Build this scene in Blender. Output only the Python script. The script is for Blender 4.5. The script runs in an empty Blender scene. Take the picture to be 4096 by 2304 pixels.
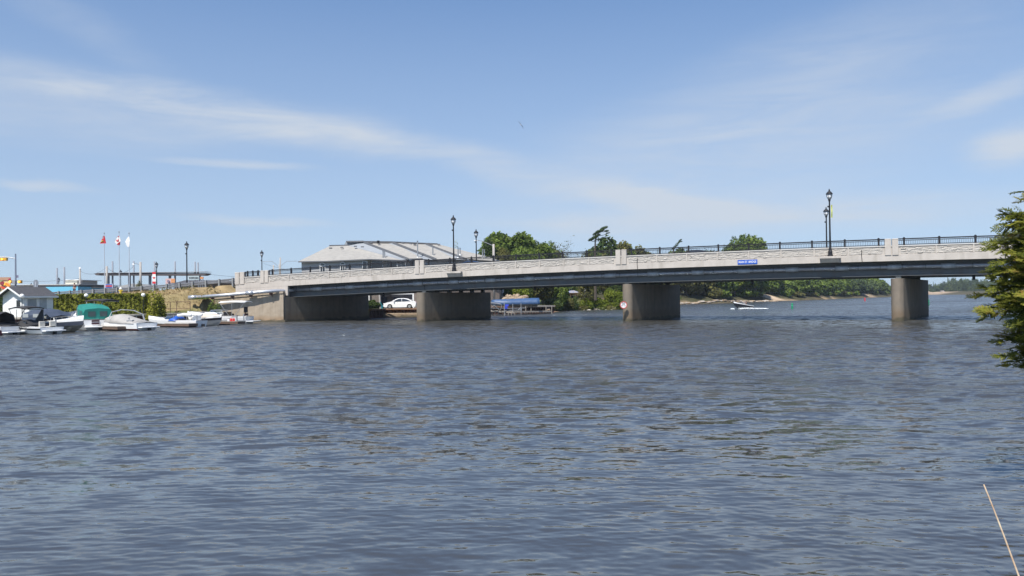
import bpy, bmesh, math, random
import numpy as np
from mathutils import Vector, Matrix, Euler
R = math.radians
SC = bpy.context.scene
C = SC.collection
random.seed(7)
# ---------------------------------------------------------------- camera
F = 3100.0; EYE = 2.5
cam_d = bpy.data.cameras.new('camera'); cam = bpy.data.objects.new('camera', cam_d); C.objects.link(cam)
cam_d.sensor_width = 36.0; cam_d.lens = 36.0 * F / 4096.0
cam_d.clip_start = 0.05; cam_d.clip_end = 6000
CM = Matrix.Rotation(R(90 + 0.678), 3, 'X') @ Matrix.Rotation(R(-0.676), 3, 'Z')
cam.location = (0, 0, EYE); cam.rotation_euler = CM.to_euler()
SC.camera = cam
def at(px, py, D):
    """world point seen at photo pixel (px,py) at distance D along +Y"""
    d = CM @ Vector(((px - 2048) / F, -(py - 1152) / F, -1))
    return Vector((0, 0, EYE)) + d * (D / d.y)
def hor(px): return 1188.7 - 0.0118 * (px - 2048)
def gx(px, D): return at(px, hor(px), D).x
def zy(px, py, D): return at(px, py, D).z
# ---------------------------------------------------------------- light
SUN_EL = 57.0; SUN_AZ = 27.0          # azimuth: degrees to the left of straight behind the camera
sdir = Vector((-math.sin(R(SUN_AZ)) * math.cos(R(SUN_EL)), -math.cos(R(SUN_AZ)) * math.cos(R(SUN_EL)), math.sin(R(SUN_EL))))
sun_d = bpy.data.lights.new('sun', 'SUN'); sun = bpy.data.objects.new('sun', sun_d); C.objects.link(sun)
sun_d.energy = 5.0; sun_d.angle = R(0.53); sun_d.color = (1.0, 0.95, 0.88)
sun.rotation_euler = sdir.to_track_quat('Z', 'Y').to_euler(); sun.location = (0, 0, 50)
W = bpy.data.worlds.new('World'); SC.world = W; W.use_nodes = True
wn = W.node_tree.nodes; wl = W.node_tree.links; wn.clear()
out = wn.new('ShaderNodeOutputWorld'); bg = wn.new('ShaderNodeBackground'); bg.inputs[1].default_value = 0.103
sky = wn.new('ShaderNodeTexSky'); sky.sky_type = 'NISHITA'; sky.sun_disc = False
sky.sun_elevation = R(SUN_EL); sky.sun_rotation = math.atan2(sdir.x, sdir.y)
sky.air_density = 1.15; sky.dust_density = 0.5; sky.ozone_density = 3.0; sky.altitude = 0
tc = wn.new('ShaderNodeTexCoord')
sep = wn.new('ShaderNodeSeparateXYZ'); wl.new(tc.outputs['Generated'], sep.inputs[0])
def wm(op, a, b=None):
    n = wn.new('ShaderNodeMath'); n.operation = op
    for i, v in enumerate((a, b)):
        if v is None: continue
        if isinstance(v, (int, float)): n.inputs[i].default_value = v
        else: wl.new(v, n.inputs[i])
    return n.outputs[0]
az = wm('ARCTAN2', sep.outputs[0], sep.outputs[1]); el = wm('ARCSINE', sep.outputs[2])
comb = wn.new('ShaderNodeCombineXYZ'); wl.new(az, comb.inputs[0]); wl.new(el, comb.inputs[1])
lift = wn.new('ShaderNodeVectorMath'); lift.operation = 'MULTIPLY_ADD'; wl.new(tc.outputs['Generated'], lift.inputs[0]); lift.inputs[1].default_value = (1, 1, .85); lift.inputs[2].default_value = (0, 0, .09)
lnrm = wn.new('ShaderNodeVectorMath'); lnrm.operation = 'NORMALIZE'; wl.new(lift.outputs[0], lnrm.inputs[0]); wl.new(lnrm.outputs[0], sky.inputs['Vector'])
# warp so that cloud edges are wispy
def wnoise(vec, sc, det, rough, dist=0.0, loc=(0, 0, 0), stretch=(1, 1, 1), rot=0):
    mp = wn.new('ShaderNodeMapping'); mp.inputs['Location'].default_value = loc; mp.inputs['Scale'].default_value = stretch; mp.inputs['Rotation'].default_value = (0, 0, rot)
    wl.new(vec, mp.inputs[0])
    n = wn.new('ShaderNodeTexNoise'); n.inputs['Scale'].default_value = sc; n.inputs['Detail'].default_value = det; n.inputs['Roughness'].default_value = rough; n.inputs['Distortion'].default_value = dist
    wl.new(mp.outputs[0], n.inputs['Vector']); return n
nw = wnoise(comb.outputs[0], 5.0, 7, 0.62, 0.3, stretch=(0.7, 2.4, 1), rot=R(8))
vm = wn.new('ShaderNodeVectorMath'); vm.operation = 'MULTIPLY_ADD'
wl.new(nw.outputs['Color'], vm.inputs[0]); vm.inputs[1].default_value = (0.12, 0.045, 0)
off = wn.new('ShaderNodeVectorMath'); off.operation = 'ADD'; wl.new(comb.outputs[0], off.inputs[0]); off.inputs[1].default_value = (-0.06, -0.0225, 0)
wl.new(off.outputs[0], vm.inputs[2])
P = vm.outputs[0]
def blob(px, py, w, h, ang, inten):
    mp = wn.new('ShaderNodeMapping'); mp.vector_type = 'TEXTURE'
    mp.inputs['Location'].default_value = (math.atan((px - 2048) / F), math.atan((hor(px) - py) / F), 0)
    mp.inputs['Rotation'].default_value = (0, 0, R(ang)); mp.inputs['Scale'].default_value = (w / F, h / F, 1)
    wl.new(P, mp.inputs[0])
    ln = wn.new('ShaderNodeVectorMath'); ln.operation = 'LENGTH'; wl.new(mp.outputs[0], ln.inputs[0])
    mr = wn.new('ShaderNodeMapRange'); mr.interpolation_type = 'SMOOTHERSTEP'
    mr.inputs[1].default_value = 0; mr.inputs[2].default_value = 1; mr.inputs[3].default_value = inten; mr.inputs[4].default_value = 0
    wl.new(ln.outputs['Value'], mr.inputs[0]); return mr.outputs[0]
acc = 0.0
for b in [(150, 425, 1200, 100, -2, .34), (900, 490, 900, 120, -6, .42), (1350, 540, 520, 130, -3, .42), (1750, 605, 560, 90, -12, .36), (2300, 740, 800, 100, -12, .22),
          (950, 690, 400, 30, -2, .5), (200, 815, 260, 26, 0, .35), (1050, 905, 420, 28, -4, .35), (2700, 810, 500, 90, -12, .3),
          (3000, 600, 1500, 420, 12, .33), (3300, 300, 1300, 240, 16, .16), (2600, 900, 1500, 130, 0, .3), (4080, 660, 220, 110, 10, .6), (4000, 480, 420, 60, 12, .4), (3500, 870, 900, 120, 0, .3),
          (200, 180, 700, 110, -22, .16), (200, 560, 1200, 180, 0, .3)]:
    acc = wm('ADD', acc, blob(*b))
nf = wnoise(comb.outputs[0], 9.0, 9, 0.66, 0.6, stretch=(0.5, 3.6, 1), rot=R(8), loc=(3.1, 1.7, 0))
mod = wn.new('ShaderNodeMapRange'); mod.inputs[1].default_value = .3; mod.inputs[2].default_value = .7; mod.inputs[3].default_value = .3; mod.inputs[4].default_value = 1.2
wl.new(nf.outputs['Fac'], mod.inputs[0])
cl = wm('MULTIPLY', acc, mod.outputs[0]); hz = wn.new('ShaderNodeMapRange'); hz.inputs[1].default_value = 0; hz.inputs[2].default_value = .42; hz.inputs[3].default_value = .56; hz.inputs[4].default_value = 0; wl.new(el, hz.inputs[0])
cl = wm('ADD', cl, hz.outputs[0]); cl = wm('MINIMUM', cl, 0.9)
# sky tint towards the photograph's slightly warm blue
tint = wn.new('ShaderNodeMix'); tint.data_type = 'RGBA'; tint.blend_type = 'MULTIPLY'; tint.inputs[0].default_value = 1.0
SKY_TINT = (.765, .895, 1.03, 1)
wl.new(sky.outputs[0], tint.inputs[6]); tint.inputs[7].default_value = SKY_TINT
mixc = wn.new('ShaderNodeMix'); mixc.data_type = 'RGBA'; wl.new(cl, mixc.inputs[0]); wl.new(tint.outputs[2], mixc.inputs[6])
CLOUD = (4.35, 4.75, 5.3, 1); mixc.inputs[7].default_value = CLOUD
wl.new(mixc.outputs[2], bg.inputs[0]); wl.new(bg.outputs[0], out.inputs[0])
SC.view_settings.view_transform = 'Standard'; SC.view_settings.look = 'None'; SC.view_settings.exposure = 0.5; SC.view_settings.gamma = 1.0
SC.render.engine = 'CYCLES'; SC.cycles.max_bounces = 8; SC.cycles.transparent_max_bounces = 16
# ---------------------------------------------------------------- materials
MATS = {}; HAZE = .0002
def M(name, c1, c2=None, sc=3.0, rough=.7, metal=0.0, bump=0.0, bsc=None, stretch=(1, 1, 1), spec=None, alpha=None, streak=None, detail=5):
    if name in MATS: return MATS[name]
    m = bpy.data.materials.new(name); m.use_nodes = True; nt = m.node_tree; N = nt.nodes; L = nt.links
    p = N['Principled BSDF']; p.inputs['Roughness'].default_value = rough; p.inputs['Metallic'].default_value = metal
    if spec is not None: p.inputs['Specular IOR Level'].default_value = spec
    if alpha is not None: p.inputs['Alpha'].default_value = alpha
    if c2 is None: c2 = tuple(x * .82 for x in c1)
    g = N.new('ShaderNodeNewGeometry'); mp = N.new('ShaderNodeMapping'); mp.inputs['Scale'].default_value = stretch
    L.new(g.outputs['Position'], mp.inputs[0])
    n = N.new('ShaderNodeTexNoise'); n.inputs['Scale'].default_value = sc; n.inputs['Detail'].default_value = detail; n.inputs['Roughness'].default_value = .6
    L.new(mp.outputs[0], n.inputs['Vector'])
    r = N.new('ShaderNodeMapRange'); r.inputs[1].default_value = .32; r.inputs[2].default_value = .68; L.new(n.outputs['Fac'], r.inputs[0])
    mx = N.new('ShaderNodeMix'); mx.data_type = 'RGBA'; mx.inputs[6].default_value = (*c1, 1); mx.inputs[7].default_value = (*c2, 1); L.new(r.outputs[0], mx.inputs[0])
    col = mx.outputs[2]
    if streak:      # (colour, scale, amount) vertical run-off stains
        mp2 = N.new('ShaderNodeMapping'); mp2.inputs['Scale'].default_value = (1, 1, .07); L.new(g.outputs['Position'], mp2.inputs[0])
        n2 = N.new('ShaderNodeTexNoise'); n2.inputs['Scale'].default_value = streak[1]; n2.inputs['Detail'].default_value = 4; L.new(mp2.outputs[0], n2.inputs['Vector'])
        r2 = N.new('ShaderNodeMapRange'); r2.inputs[1].default_value = .5; r2.inputs[2].default_value = .72; r2.inputs[4].default_value = streak[2]; L.new(n2.outputs['Fac'], r2.inputs[0])
        m2 = N.new('ShaderNodeMix'); m2.data_type = 'RGBA'; L.new(r2.outputs[0], m2.inputs[0]); L.new(col, m2.inputs[6]); m2.inputs[7].default_value = (*streak[0], 1); col = m2.outputs[2]
    L.new(col, p.inputs['Base Color'])
    if bump:
        nb = N.new('ShaderNodeTexNoise'); nb.inputs['Scale'].default_value = bsc or sc * 4; nb.inputs['Detail'].default_value = 4; L.new(mp.outputs[0], nb.inputs['Vector'])
        b = N.new('ShaderNodeBump'); b.inputs['Strength'].default_value = bump; b.inputs['Distance'].default_value = .05; L.new(nb.outputs['Fac'], b.inputs['Height']); L.new(b.outputs[0], p.inputs['Normal'])
    MATS[name] = m; return m
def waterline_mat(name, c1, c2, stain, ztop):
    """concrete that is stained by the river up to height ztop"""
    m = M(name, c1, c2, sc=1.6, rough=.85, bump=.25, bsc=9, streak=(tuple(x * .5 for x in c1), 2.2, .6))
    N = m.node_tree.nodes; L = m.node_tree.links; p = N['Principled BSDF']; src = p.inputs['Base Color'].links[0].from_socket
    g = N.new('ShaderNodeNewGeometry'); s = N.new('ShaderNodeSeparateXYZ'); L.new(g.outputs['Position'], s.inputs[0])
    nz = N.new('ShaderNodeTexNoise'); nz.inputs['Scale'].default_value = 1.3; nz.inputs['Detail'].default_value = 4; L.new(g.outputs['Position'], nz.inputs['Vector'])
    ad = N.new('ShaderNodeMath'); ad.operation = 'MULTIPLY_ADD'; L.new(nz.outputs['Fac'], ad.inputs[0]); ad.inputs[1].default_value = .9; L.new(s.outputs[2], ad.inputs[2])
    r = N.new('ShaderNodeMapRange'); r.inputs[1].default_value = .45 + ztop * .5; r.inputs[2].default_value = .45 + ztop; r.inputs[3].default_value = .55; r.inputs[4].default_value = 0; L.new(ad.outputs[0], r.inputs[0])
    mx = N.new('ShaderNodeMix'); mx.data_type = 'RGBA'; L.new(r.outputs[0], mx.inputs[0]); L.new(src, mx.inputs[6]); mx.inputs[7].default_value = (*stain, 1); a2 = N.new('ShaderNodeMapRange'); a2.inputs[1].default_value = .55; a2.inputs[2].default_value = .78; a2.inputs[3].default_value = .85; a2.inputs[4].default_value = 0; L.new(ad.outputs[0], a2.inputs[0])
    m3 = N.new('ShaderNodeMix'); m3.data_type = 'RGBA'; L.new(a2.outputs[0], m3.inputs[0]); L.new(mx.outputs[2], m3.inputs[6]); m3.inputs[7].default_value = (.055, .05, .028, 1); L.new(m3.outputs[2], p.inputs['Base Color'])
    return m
def leafmat(name, dark, light, tr=.3, sc=.6, extra=None):
    if name in MATS: return MATS[name]
    m = bpy.data.materials.new(name); m.use_nodes = True; nt = m.node_tree; N = nt.nodes; L = nt.links; N.remove(N['Principled BSDF']); o = N['Material Output']
    g = N.new('ShaderNodeNewGeometry'); n = N.new('ShaderNodeTexNoise'); n.inputs['Scale'].default_value = sc; n.inputs['Detail'].default_value = 3; L.new(g.outputs['Position'], n.inputs['Vector'])
    a = N.new('ShaderNodeMath'); a.operation = 'MULTIPLY_ADD'; L.new(g.outputs['Random Per Island'], a.inputs[0]); a.inputs[1].default_value = .7
    r = N.new('ShaderNodeMapRange'); r.inputs[1].default_value = .35; r.inputs[2].default_value = .65; r.inputs[3].default_value = -.25; r.inputs[4].default_value = .55; L.new(n.outputs['Fac'], r.inputs[0]); L.new(r.outputs[0], a.inputs[2])
    cr = N.new('ShaderNodeValToRGB'); e = cr.color_ramp.elements; e[0].position = 0; e[0].color = (*dark, 1); e[1].position = .9; e[1].color = (*light, 1)
    if extra:
        x = e.new(1.0); x.color = (*extra, 1)
    L.new(a.outputs[0], cr.inputs[0])
    d = N.new('ShaderNodeBsdfDiffuse'); t = N.new('ShaderNodeBsdfTranslucent'); L.new(cr.outputs[0], d.inputs[0]); L.new(cr.outputs[0], t.inputs[0])
    mx = N.new('ShaderNodeMixShader'); mx.inputs[0].default_value = tr; L.new(d.outputs[0], mx.inputs[1]); L.new(t.outputs[0], mx.inputs[2])
    L.new(mx.outputs[0], o.inputs[0]); MATS[name] = m; return m
white = M('white_gelcoat', (.8, .8, .79), (.74, .74, .72), rough=.25, sc=1.5)
whitep = M('white_paint', (.78, .78, .76), (.7, .7, .68), rough=.5)
conc = M('parapet_concrete', (.475, .435, .39), (.40, .365, .325), sc=1.2, rough=.88, bump=.2, bsc=14, streak=((.26, .235, .20), 1.8, .5))
capm = M('parapet_cap', (.52, .495, .46), (.45, .425, .39), sc=2, rough=.8)
stone = M('cast_stone', (.44, .41, .37), (.35, .325, .29), sc=3.5, rough=.9, bump=.3, bsc=22)
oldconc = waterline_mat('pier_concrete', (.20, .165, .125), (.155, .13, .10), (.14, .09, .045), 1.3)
wingc = waterline_mat('wing_wall_concrete', (.40, .335, .255), (.31, .25, .18), (.23, .15, .08), .8)
steel = M('girder_steel', (.082, .092, .096), (.066, .075, .08), sc=1.5, rough=.55, streak=((.075, .055, .045), 1.5, .5))
galv = M('galvanised_steel', (.42, .43, .44), (.33, .34, .35), sc=4, rough=.45, metal=.55)
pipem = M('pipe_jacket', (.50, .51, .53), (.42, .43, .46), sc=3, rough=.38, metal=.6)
sleeve = M('pipe_sleeve', (.34, .36, .38), (.27, .29, .31), sc=4, rough=.5, metal=.3)
black = M('black_paint', (.012, .013, .016), (.016, .016, .02), rough=.6, spec=.3)
blackcloth = M('black_canvas', (.018, .018, .02), (.03, .03, .032), rough=.85)
navy = M('navy_canvas', (.03, .045, .075), (.045, .06, .095), rough=.8)
rubber = M('rubber', (.012, .012, .012), rough=.8)
asph = M('asphalt', (.055, .055, .055), (.04, .04, .04), rough=.9)
shing = M('pale_shingles', (.33, .315, .285), (.25, .24, .22), sc=1.6, rough=.92, stretch=(1, 1, 4), bump=.3, bsc=9)
dshing = M('dark_shingles', (.045, .045, .05), (.07, .07, .075), sc=4, rough=.9)
trimg = M('grey_trim', (.13, .135, .145), rough=.6)
siding = M('grey_siding', (.25, .27, .29), (.21, .23, .25), sc=2, rough=.7, stretch=(.4, .4, 8))
stucco = M('grey_stucco', (.46, .46, .455), (.41, .41, .41), sc=2, rough=.9)
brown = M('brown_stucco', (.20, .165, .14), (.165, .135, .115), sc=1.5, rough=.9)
wood = M('weathered_wood', (.34, .31, .27), (.22, .195, .165), sc=5, rough=.85, stretch=(1, 1, 3))
bark = M('bark', (.085, .068, .05), (.05, .04, .03), sc=6, rough=.95)
greybark = M('pale_bark', (.22, .20, .17), (.13, .115, .10), sc=6, rough=.95)
rust = M('rusty_steel', (.13, .065, .045), (.075, .04, .032), sc=4, rough=.85)
glassd = M('dark_glass', (.02, .025, .03), (.03, .035, .04), rough=.06, spec=.8)
skin = M('skin', (.42, .26, .18), (.38, .23, .16), rough=.6)
red = M('red_plastic', (.62, .025, .02), (.5, .02, .02), rough=.4)
blue_tarp = M('blue_tarp', (.03, .07, .155), (.04, .09, .20), sc=5, rough=.5, bump=.5, bsc=3)
pole_c = M('concrete_pole', (.36, .34, .31), (.30, .28, .26), rough=.9)
def clearglass():
    m = bpy.data.materials.new('clear_glass'); m.use_nodes = True; N = m.node_tree.nodes; L = m.node_tree.links; N.remove(N['Principled BSDF'])
    g = N.new('ShaderNodeBsdfGlossy'); g.inputs['Roughness'].default_value = .05; t = N.new('ShaderNodeBsdfTransparent'); t.inputs[0].default_value = (.75, .8, .82, 1)
    lw = N.new('ShaderNodeLayerWeight'); lw.inputs[0].default_value = .35; mx = N.new('ShaderNodeMixShader'); L.new(lw.outputs['Fresnel'], mx.inputs[0]); L.new(t.outputs[0], mx.inputs[1]); L.new(g.outputs[0], mx.inputs[2]); L.new(mx.outputs[0], N['Material Output'].inputs[0]); return m
cglass = clearglass()
# ---------------------------------------------------------------- object helpers
def props(o, label, cat, group=None, kind=None):
    if label: o['label'] = label
    if cat: o['category'] = cat
    if group: o['group'] = group
    if kind: o['kind'] = kind
    return o
def thing(name, label, cat, loc=(0, 0, 0), rz=0, group=None):
    o = bpy.data.objects.new(name, None); C.objects.link(o); o.empty_display_size = .3
    o.location = loc; o.rotation_euler = (0, 0, rz); return props(o, label, cat, group)
class MB:
    def __init__(s): s.v = []; s.f = []; s.m = []
    def add(s, vs, fs, m=0):
        b = len(s.v); s.v += [tuple(x) for x in vs]; s.f += [tuple(b + i for i in f) for f in fs]; s.m += [m] * len(fs); return s
    def box(s, c, d, rz=0, m=0, taper=1.0, ry=0):
        x, y, z = d[0] / 2, d[1] / 2, d[2] / 2
        vs = []
        for sz in (-1, 1):
            k = 1 if sz < 0 else taper
            for sx, sy in ((-1, -1), (1, -1), (1, 1), (-1, 1)): vs.append(Vector((sx * x * k, sy * y * k, sz * z)))
        rm = Matrix.Rotation(rz, 3, 'Z') @ Matrix.Rotation(ry, 3, 'Y')
        vs = [rm @ v + Vector(c) for v in vs]
        return s.add(vs, [(0, 3, 2, 1), (4, 5, 6, 7), (0, 1, 5, 4), (1, 2, 6, 5), (2, 3, 7, 6), (3, 0, 4, 7)], m)
    def tube(s, pts, r, n=8, m=0, caps=True):
        pts = [Vector(p) for p in pts]; k = len(pts)
        if not hasattr(r, '__len__'): r = [r] * k
        rings = []; up0 = None
        for i, p in enumerate(pts):
            t = (pts[min(i + 1, k - 1)] - pts[max(i - 1, 0)])
            t = t.normalized() if t.length > 1e-9 else Vector((0, 0, 1))
            if up0 is None: up0 = Vector((1, 0, 0)) if abs(t.z) > .9 else Vector((0, 0, 1))
            a = (up0 - t * up0.dot(t)).normalized(); b = t.cross(a); up0 = a
            rings.append([p + (a * math.cos(2 * math.pi * j / n) + b * math.sin(2 * math.pi * j / n)) * r[i] for j in range(n)])
        vs = [v for g in rings for v in g]
        fs = [(i * n + j, i * n + (j + 1) % n, (i + 1) * n + (j + 1) % n, (i + 1) * n + j) for i in range(k - 1) for j in range(n)]
        if caps: fs += [tuple(range(n - 1, -1, -1)), tuple((k - 1) * n + j for j in range(n))]
        return s.add(vs, fs, m)
    def lathe(s, prof, n=12, c=(0, 0, 0), m=0):
        vs = [(c[0] + r * math.cos(2 * math.pi * j / n), c[1] + r * math.sin(2 * math.pi * j / n), c[2] + z) for r, z in prof for j in range(n)]
        k = len(prof)
        fs = [(i * n + j, i * n + (j + 1) % n, (i + 1) * n + (j + 1) % n, (i + 1) * n + j) for i in range(k - 1) for j in range(n)]
        fs += [tuple(range(n - 1, -1, -1)), tuple((k - 1) * n + j for j in range(n))]
        return s.add(vs, fs, m)
    def extr(s, pts, vec, m=0):
        """closed polygon pts extruded by vec"""
        n = len(pts); a = [Vector(p) for p in pts]; b = [p + Vector(vec) for p in a]
        return s.add(a + b, [tuple(range(n)), tuple(range(2 * n - 1, n - 1, -1))] + [(i, n + i, n + (i + 1) % n, (i + 1) % n) for i in range(n)], m)
    def grid(s, rows, m=0, flip=False):
        n = len(rows[0]); vs = [p for r_ in rows for p in r_]; fs = []
        for i in range(len(rows) - 1):
            for j in range(n - 1):
                q = (i * n + j, i * n + j + 1, (i + 1) * n + j + 1, (i + 1) * n + j); fs.append(q[::-1] if flip else q)
        return s.add(vs, fs, m)
    def build(s, name, mats, parent=None, smooth=False, bevel=0, fix=True, solid=0):
        me = bpy.data.meshes.new(name); me.from_pydata(s.v, [], s.f)
        if not isinstance(mats, (list, tuple)): mats = [mats]
        for mm in mats: me.materials.append(mm)
        me.polygons.foreach_set('material_index', s.m)
        if fix:
            bm = bmesh.new(); bm.from_mesh(me); bmesh.ops.recalc_face_normals(bm, faces=bm.faces); bm.to_mesh(me); bm.free()
        if smooth: me.polygons.foreach_set('use_smooth', [True] * len(me.polygons))
        me.update(); o = bpy.data.objects.new(name, me); C.objects.link(o)
        if parent: o.parent = parent
        if bevel:
            b = o.modifiers.new('bevel', 'BEVEL'); b.width = bevel; b.segments = 2; b.limit_method = 'ANGLE'
        if solid:
            b = o.modifiers.new('solid', 'SOLIDIFY'); b.thickness = solid; b.offset = 0
        return o
def npmesh(name, v, f, mat, parent=None, smooth=False):
    """v (n,3), f (m,4) arrays"""
    me = bpy.data.meshes.new(name); nv = len(v); nf_ = len(f)
    me.vertices.add(nv); me.vertices.foreach_set('co', np.ascontiguousarray(v, dtype=np.float32).ravel())
    me.loops.add(nf_ * 4); me.loops.foreach_set('vertex_index', np.ascontiguousarray(f, dtype=np.int32).ravel())
    me.polygons.add(nf_); me.polygons.foreach_set('loop_start', np.arange(0, nf_ * 4, 4, dtype=np.int32))
    me.polygons.foreach_set('loop_total', np.full(nf_, 4, dtype=np.int32)) if bpy.app.version < (4, 1) else None
    if smooth: me.polygons.foreach_set('use_smooth', np.ones(nf_, dtype=bool))
    me.materials.append(mat); me.update(calc_edges=True); me.validate()
    o = bpy.data.objects.new(name, me); C.objects.link(o)
    if parent: o.parent = parent
    return o
def copy_tree(o, parent=None):
    c = o.copy(); C.objects.link(c)
    if parent: c.parent = parent
    for ch in [x for x in KIDS.get(o, list(o.children))]: copy_tree(ch, c)
    return c
KIDS = {}
def copy_thing(src, loc, rz=None, label=None, scale=None):
    c = copy_tree(src); c.location = loc
    if rz is not None: c.rotation_euler = (0, 0, rz)
    if label: c['label'] = label
    if scale: c.scale = scale
    return c
# ---------------------------------------------------------------- foliage
rng = np.random.default_rng(11)
def leafquads(p, nrm, size, aspect=.6, jit=.9, g=None):
    g = g or rng; n = len(p)
    d = nrm + g.normal(0, jit, (n, 3)); d /= np.linalg.norm(d, axis=1, keepdims=True) + 1e-9
    r_ = g.normal(0, 1, (n, 3)); a = np.cross(d, r_); a /= np.linalg.norm(a, axis=1, keepdims=True) + 1e-9; b = np.cross(d, a)
    s = (size * (.6 + .8 * g.random((n, 1))))
    a = a * s; b = b * s * aspect
    v = np.stack([p - a, p - b * .9 + a * .15, p + a, p + b], 1).reshape(-1, 3)
    return v, np.arange(4 * n).reshape(n, 4)
def lobes_cloud(n, nl, rad, lobe, g, zsq=1.0, low=-.6, hollow=.45):
    """points + normals of a crown in a unit ball made of nl lobes"""
    c = g.normal(0, 1, (nl, 3)); c /= np.linalg.norm(c, axis=1, keepdims=True); c *= rad * (.75 + .35 * g.random((nl, 1))); c[:, 2] = np.maximum(c[:, 2], low)
    c = np.vstack([c, np.zeros((1, 3))]); rr = lobe * (.7 + .6 * g.random(nl + 1)); rr[-1] = rad * .8
    k = g.choice(nl + 1, n, p=rr ** 2 / np.sum(rr ** 2)); d = g.normal(0, 1, (n, 3)); d /= np.linalg.norm(d, axis=1, keepdims=True)
    r_ = (hollow + (1.06 - hollow) * g.random((n, 1)) ** .5); bump = 1 + .18 * np.sin(d[:, :1] * 9 + k[:, None]) * np.sin(d[:, 1:2] * 8) * np.sin(d[:, 2:] * 9)
    p = c[k] + d * rr[k][:, None] * r_ * bump; p[:, 2] *= zsq
    return p, d
# ---------------------------------------------------------------- bridge frame
BA = R(19.7); P0 = Vector((-9.6, 83.3, 0)); U = Vector((math.cos(BA), -math.sin(BA), 0)); Wd = Vector((math.sin(BA), math.cos(BA), 0))
def B(s, t=0, z=0): return P0 + U * s + Wd * t + Vector((0, 0, z))
def s_of(px):
    v = 93 + (px - 1690) * .0112; D = 7750 / v; X = (px - 2048) / F * D; return (X + 9.6) / math.cos(BA)
def fb(s): return 5.28 - .00026 * (s - 50) ** 2        # bottom of the fascia
def zr(s):                                              # road surface
    s = np.asarray(s, dtype=float); return np.where(s > -24.5, 5.28 - .00026 * (s - 50) ** 2 + .62, np.interp(s, [-150, -90, -70, -56, -48, -42, -37, -33, -29, -24.5], [2.7, 2.78, 2.92, 3.12, 3.34, 3.56, 3.76, 3.95, 4.18, 4.456]))
# ---------------------------------------------------------------- ground
RIVER = [(-400, -14), (-20, -6), (2, -1.5), (5.2, 4), (6.5, 9), (9.8, 13), (18, 24), (40, 48), (62, 56), (68, 75), (74, 100), (100, 135), (200, 260), (330, 400), (430, 560), (428, 640), (406, 668), (415, 775), (330, 780), (290, 690), (262, 534),
         (229, 470), (201, 430), (130, 323), (85, 259), (62.6, 228), (46.8, 212), (32, 178), (20.3, 147), (10, 141), (7.5, 128), (5.8, 119.6), (-3.2, 113.6), (-12.5, 104.3), (-17.0, 104.3), (-18.4, 103.6), (-26.0, 89.3), (-33.2, 89.9), (-36, 84), (-38.2, 78.3), (-42.8, 71.3), (-46.5, 69), (-62, 64.5), (-400, 40)]
RP = np.array(RIVER, dtype=float)
def river_dist(x, y):
    """distance to the shore, positive on land"""
    best = np.full(x.shape, 1e9); inside = np.zeros(x.shape, bool); n = len(RP)
    for i in range(n):
        x1, y1 = RP[i]; x2, y2 = RP[(i + 1) % n]; dx, dy = x2 - x1, y2 - y1
        t = np.clip(((x - x1) * dx + (y - y1) * dy) / (dx * dx + dy * dy), 0, 1)
        best = np.minimum(best, (x - x1 - t * dx) ** 2 + (y - y1 - t * dy) ** 2)
        if y1 != y2:
            cnd = ((y1 > y) != (y2 > y)) & (x < (x2 - x1) * (y - y1) / (y2 - y1 + 1e-12) + x1); inside ^= cnd
    d = np.sqrt(best); return np.where(inside, -d, d)
def sm(a, b, x): t = np.clip((x - a) / (b - a), 0, 1); return t * t * (3 - 2 * t)
def vnoise(x, y, f, seed=0):
    return (np.sin(x * f + 1.3 * seed) * np.cos(y * f * 1.13 + seed) + .5 * np.sin(x * f * 2.1 + y * f * 1.7 + seed * 2) + .3 * np.sin(x * f * 4.3 - y * f * 3.1 + seed)) / 1.8
def ground_h(x, y):
    x = np.asarray(x, float); y = np.asarray(y, float); d = river_dist(x, y)
    rx = x - P0.x; ry = y - P0.y; s = rx * U.x + ry * U.y; t = rx * Wd.x + ry * Wd.y
    walled = (x < 6.5) & (y > 40)
    z = np.where(walled, -2 + 3.1 * sm(.35, 1.5, d), -1.6 + 1.6 * sm(-6, 0, d) + 1.1 * sm(0, 5, d) + .9 * sm(4, 30, d) + 1.6 * sm(20, 120, d))
    z = np.where((~walled) & (y > 150), z + 1.6 * sm(1, 9, d), z)
    z = z + .06 * vnoise(x, y, .7) * sm(1, 6, d)
    zrd = zr(s) - .03
    emb = np.where(t < -1.2, zrd - (-t - 1.2) * .26, np.where(t > 13.5, zrd - (t - 13.5) * np.where(s > -30, 1.6, np.where(s > -42, .25, .0)), zrd))
    emb = emb + .1 * vnoise(x, y, 1.1, 2) * ((t < -1.5) & (t > -16))
    lim = np.where(x > -35.5, 2.55 + .85 * np.maximum(d - .6, 0), 1.1 + np.maximum(.2 * np.maximum(d - 2, 0), .8 * np.maximum(d - 1.5 - np.maximum(-t - 3.5, 0) * .9, 0)))
    emb = np.minimum(emb, np.where((t < .6) | ((t < 2.5) & (s < -24.5)), np.where(s > -25, np.minimum(lim, 3.35), lim), 99))
    left = (s < -17.2) & (d > .3) & (y > 40) & (x < -15)
    z = np.where(left, np.maximum(z, emb), z)
    # right approach bank
    rt = (s > 78) & (t > -10) & (t < 24) & (d > .5)
    z = np.where(rt, np.maximum(z, zr(s) - .05 - .4 * np.maximum(-t - 1, 0) - .4 * np.maximum(t - 14, 0)), z)
    far = np.hypot(x, y); z = np.where(d > 0, z * (1 - .6 * sm(700, 1500, far)), z)
    return z, d, s, t
def gz(x, y): return float(ground_h(np.array([x]), np.array([y]))[0][0])
def axis(segs):
    o = []
    for a, b, st in segs: o += list(np.arange(a, b, st))
    return np.array(o)
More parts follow.
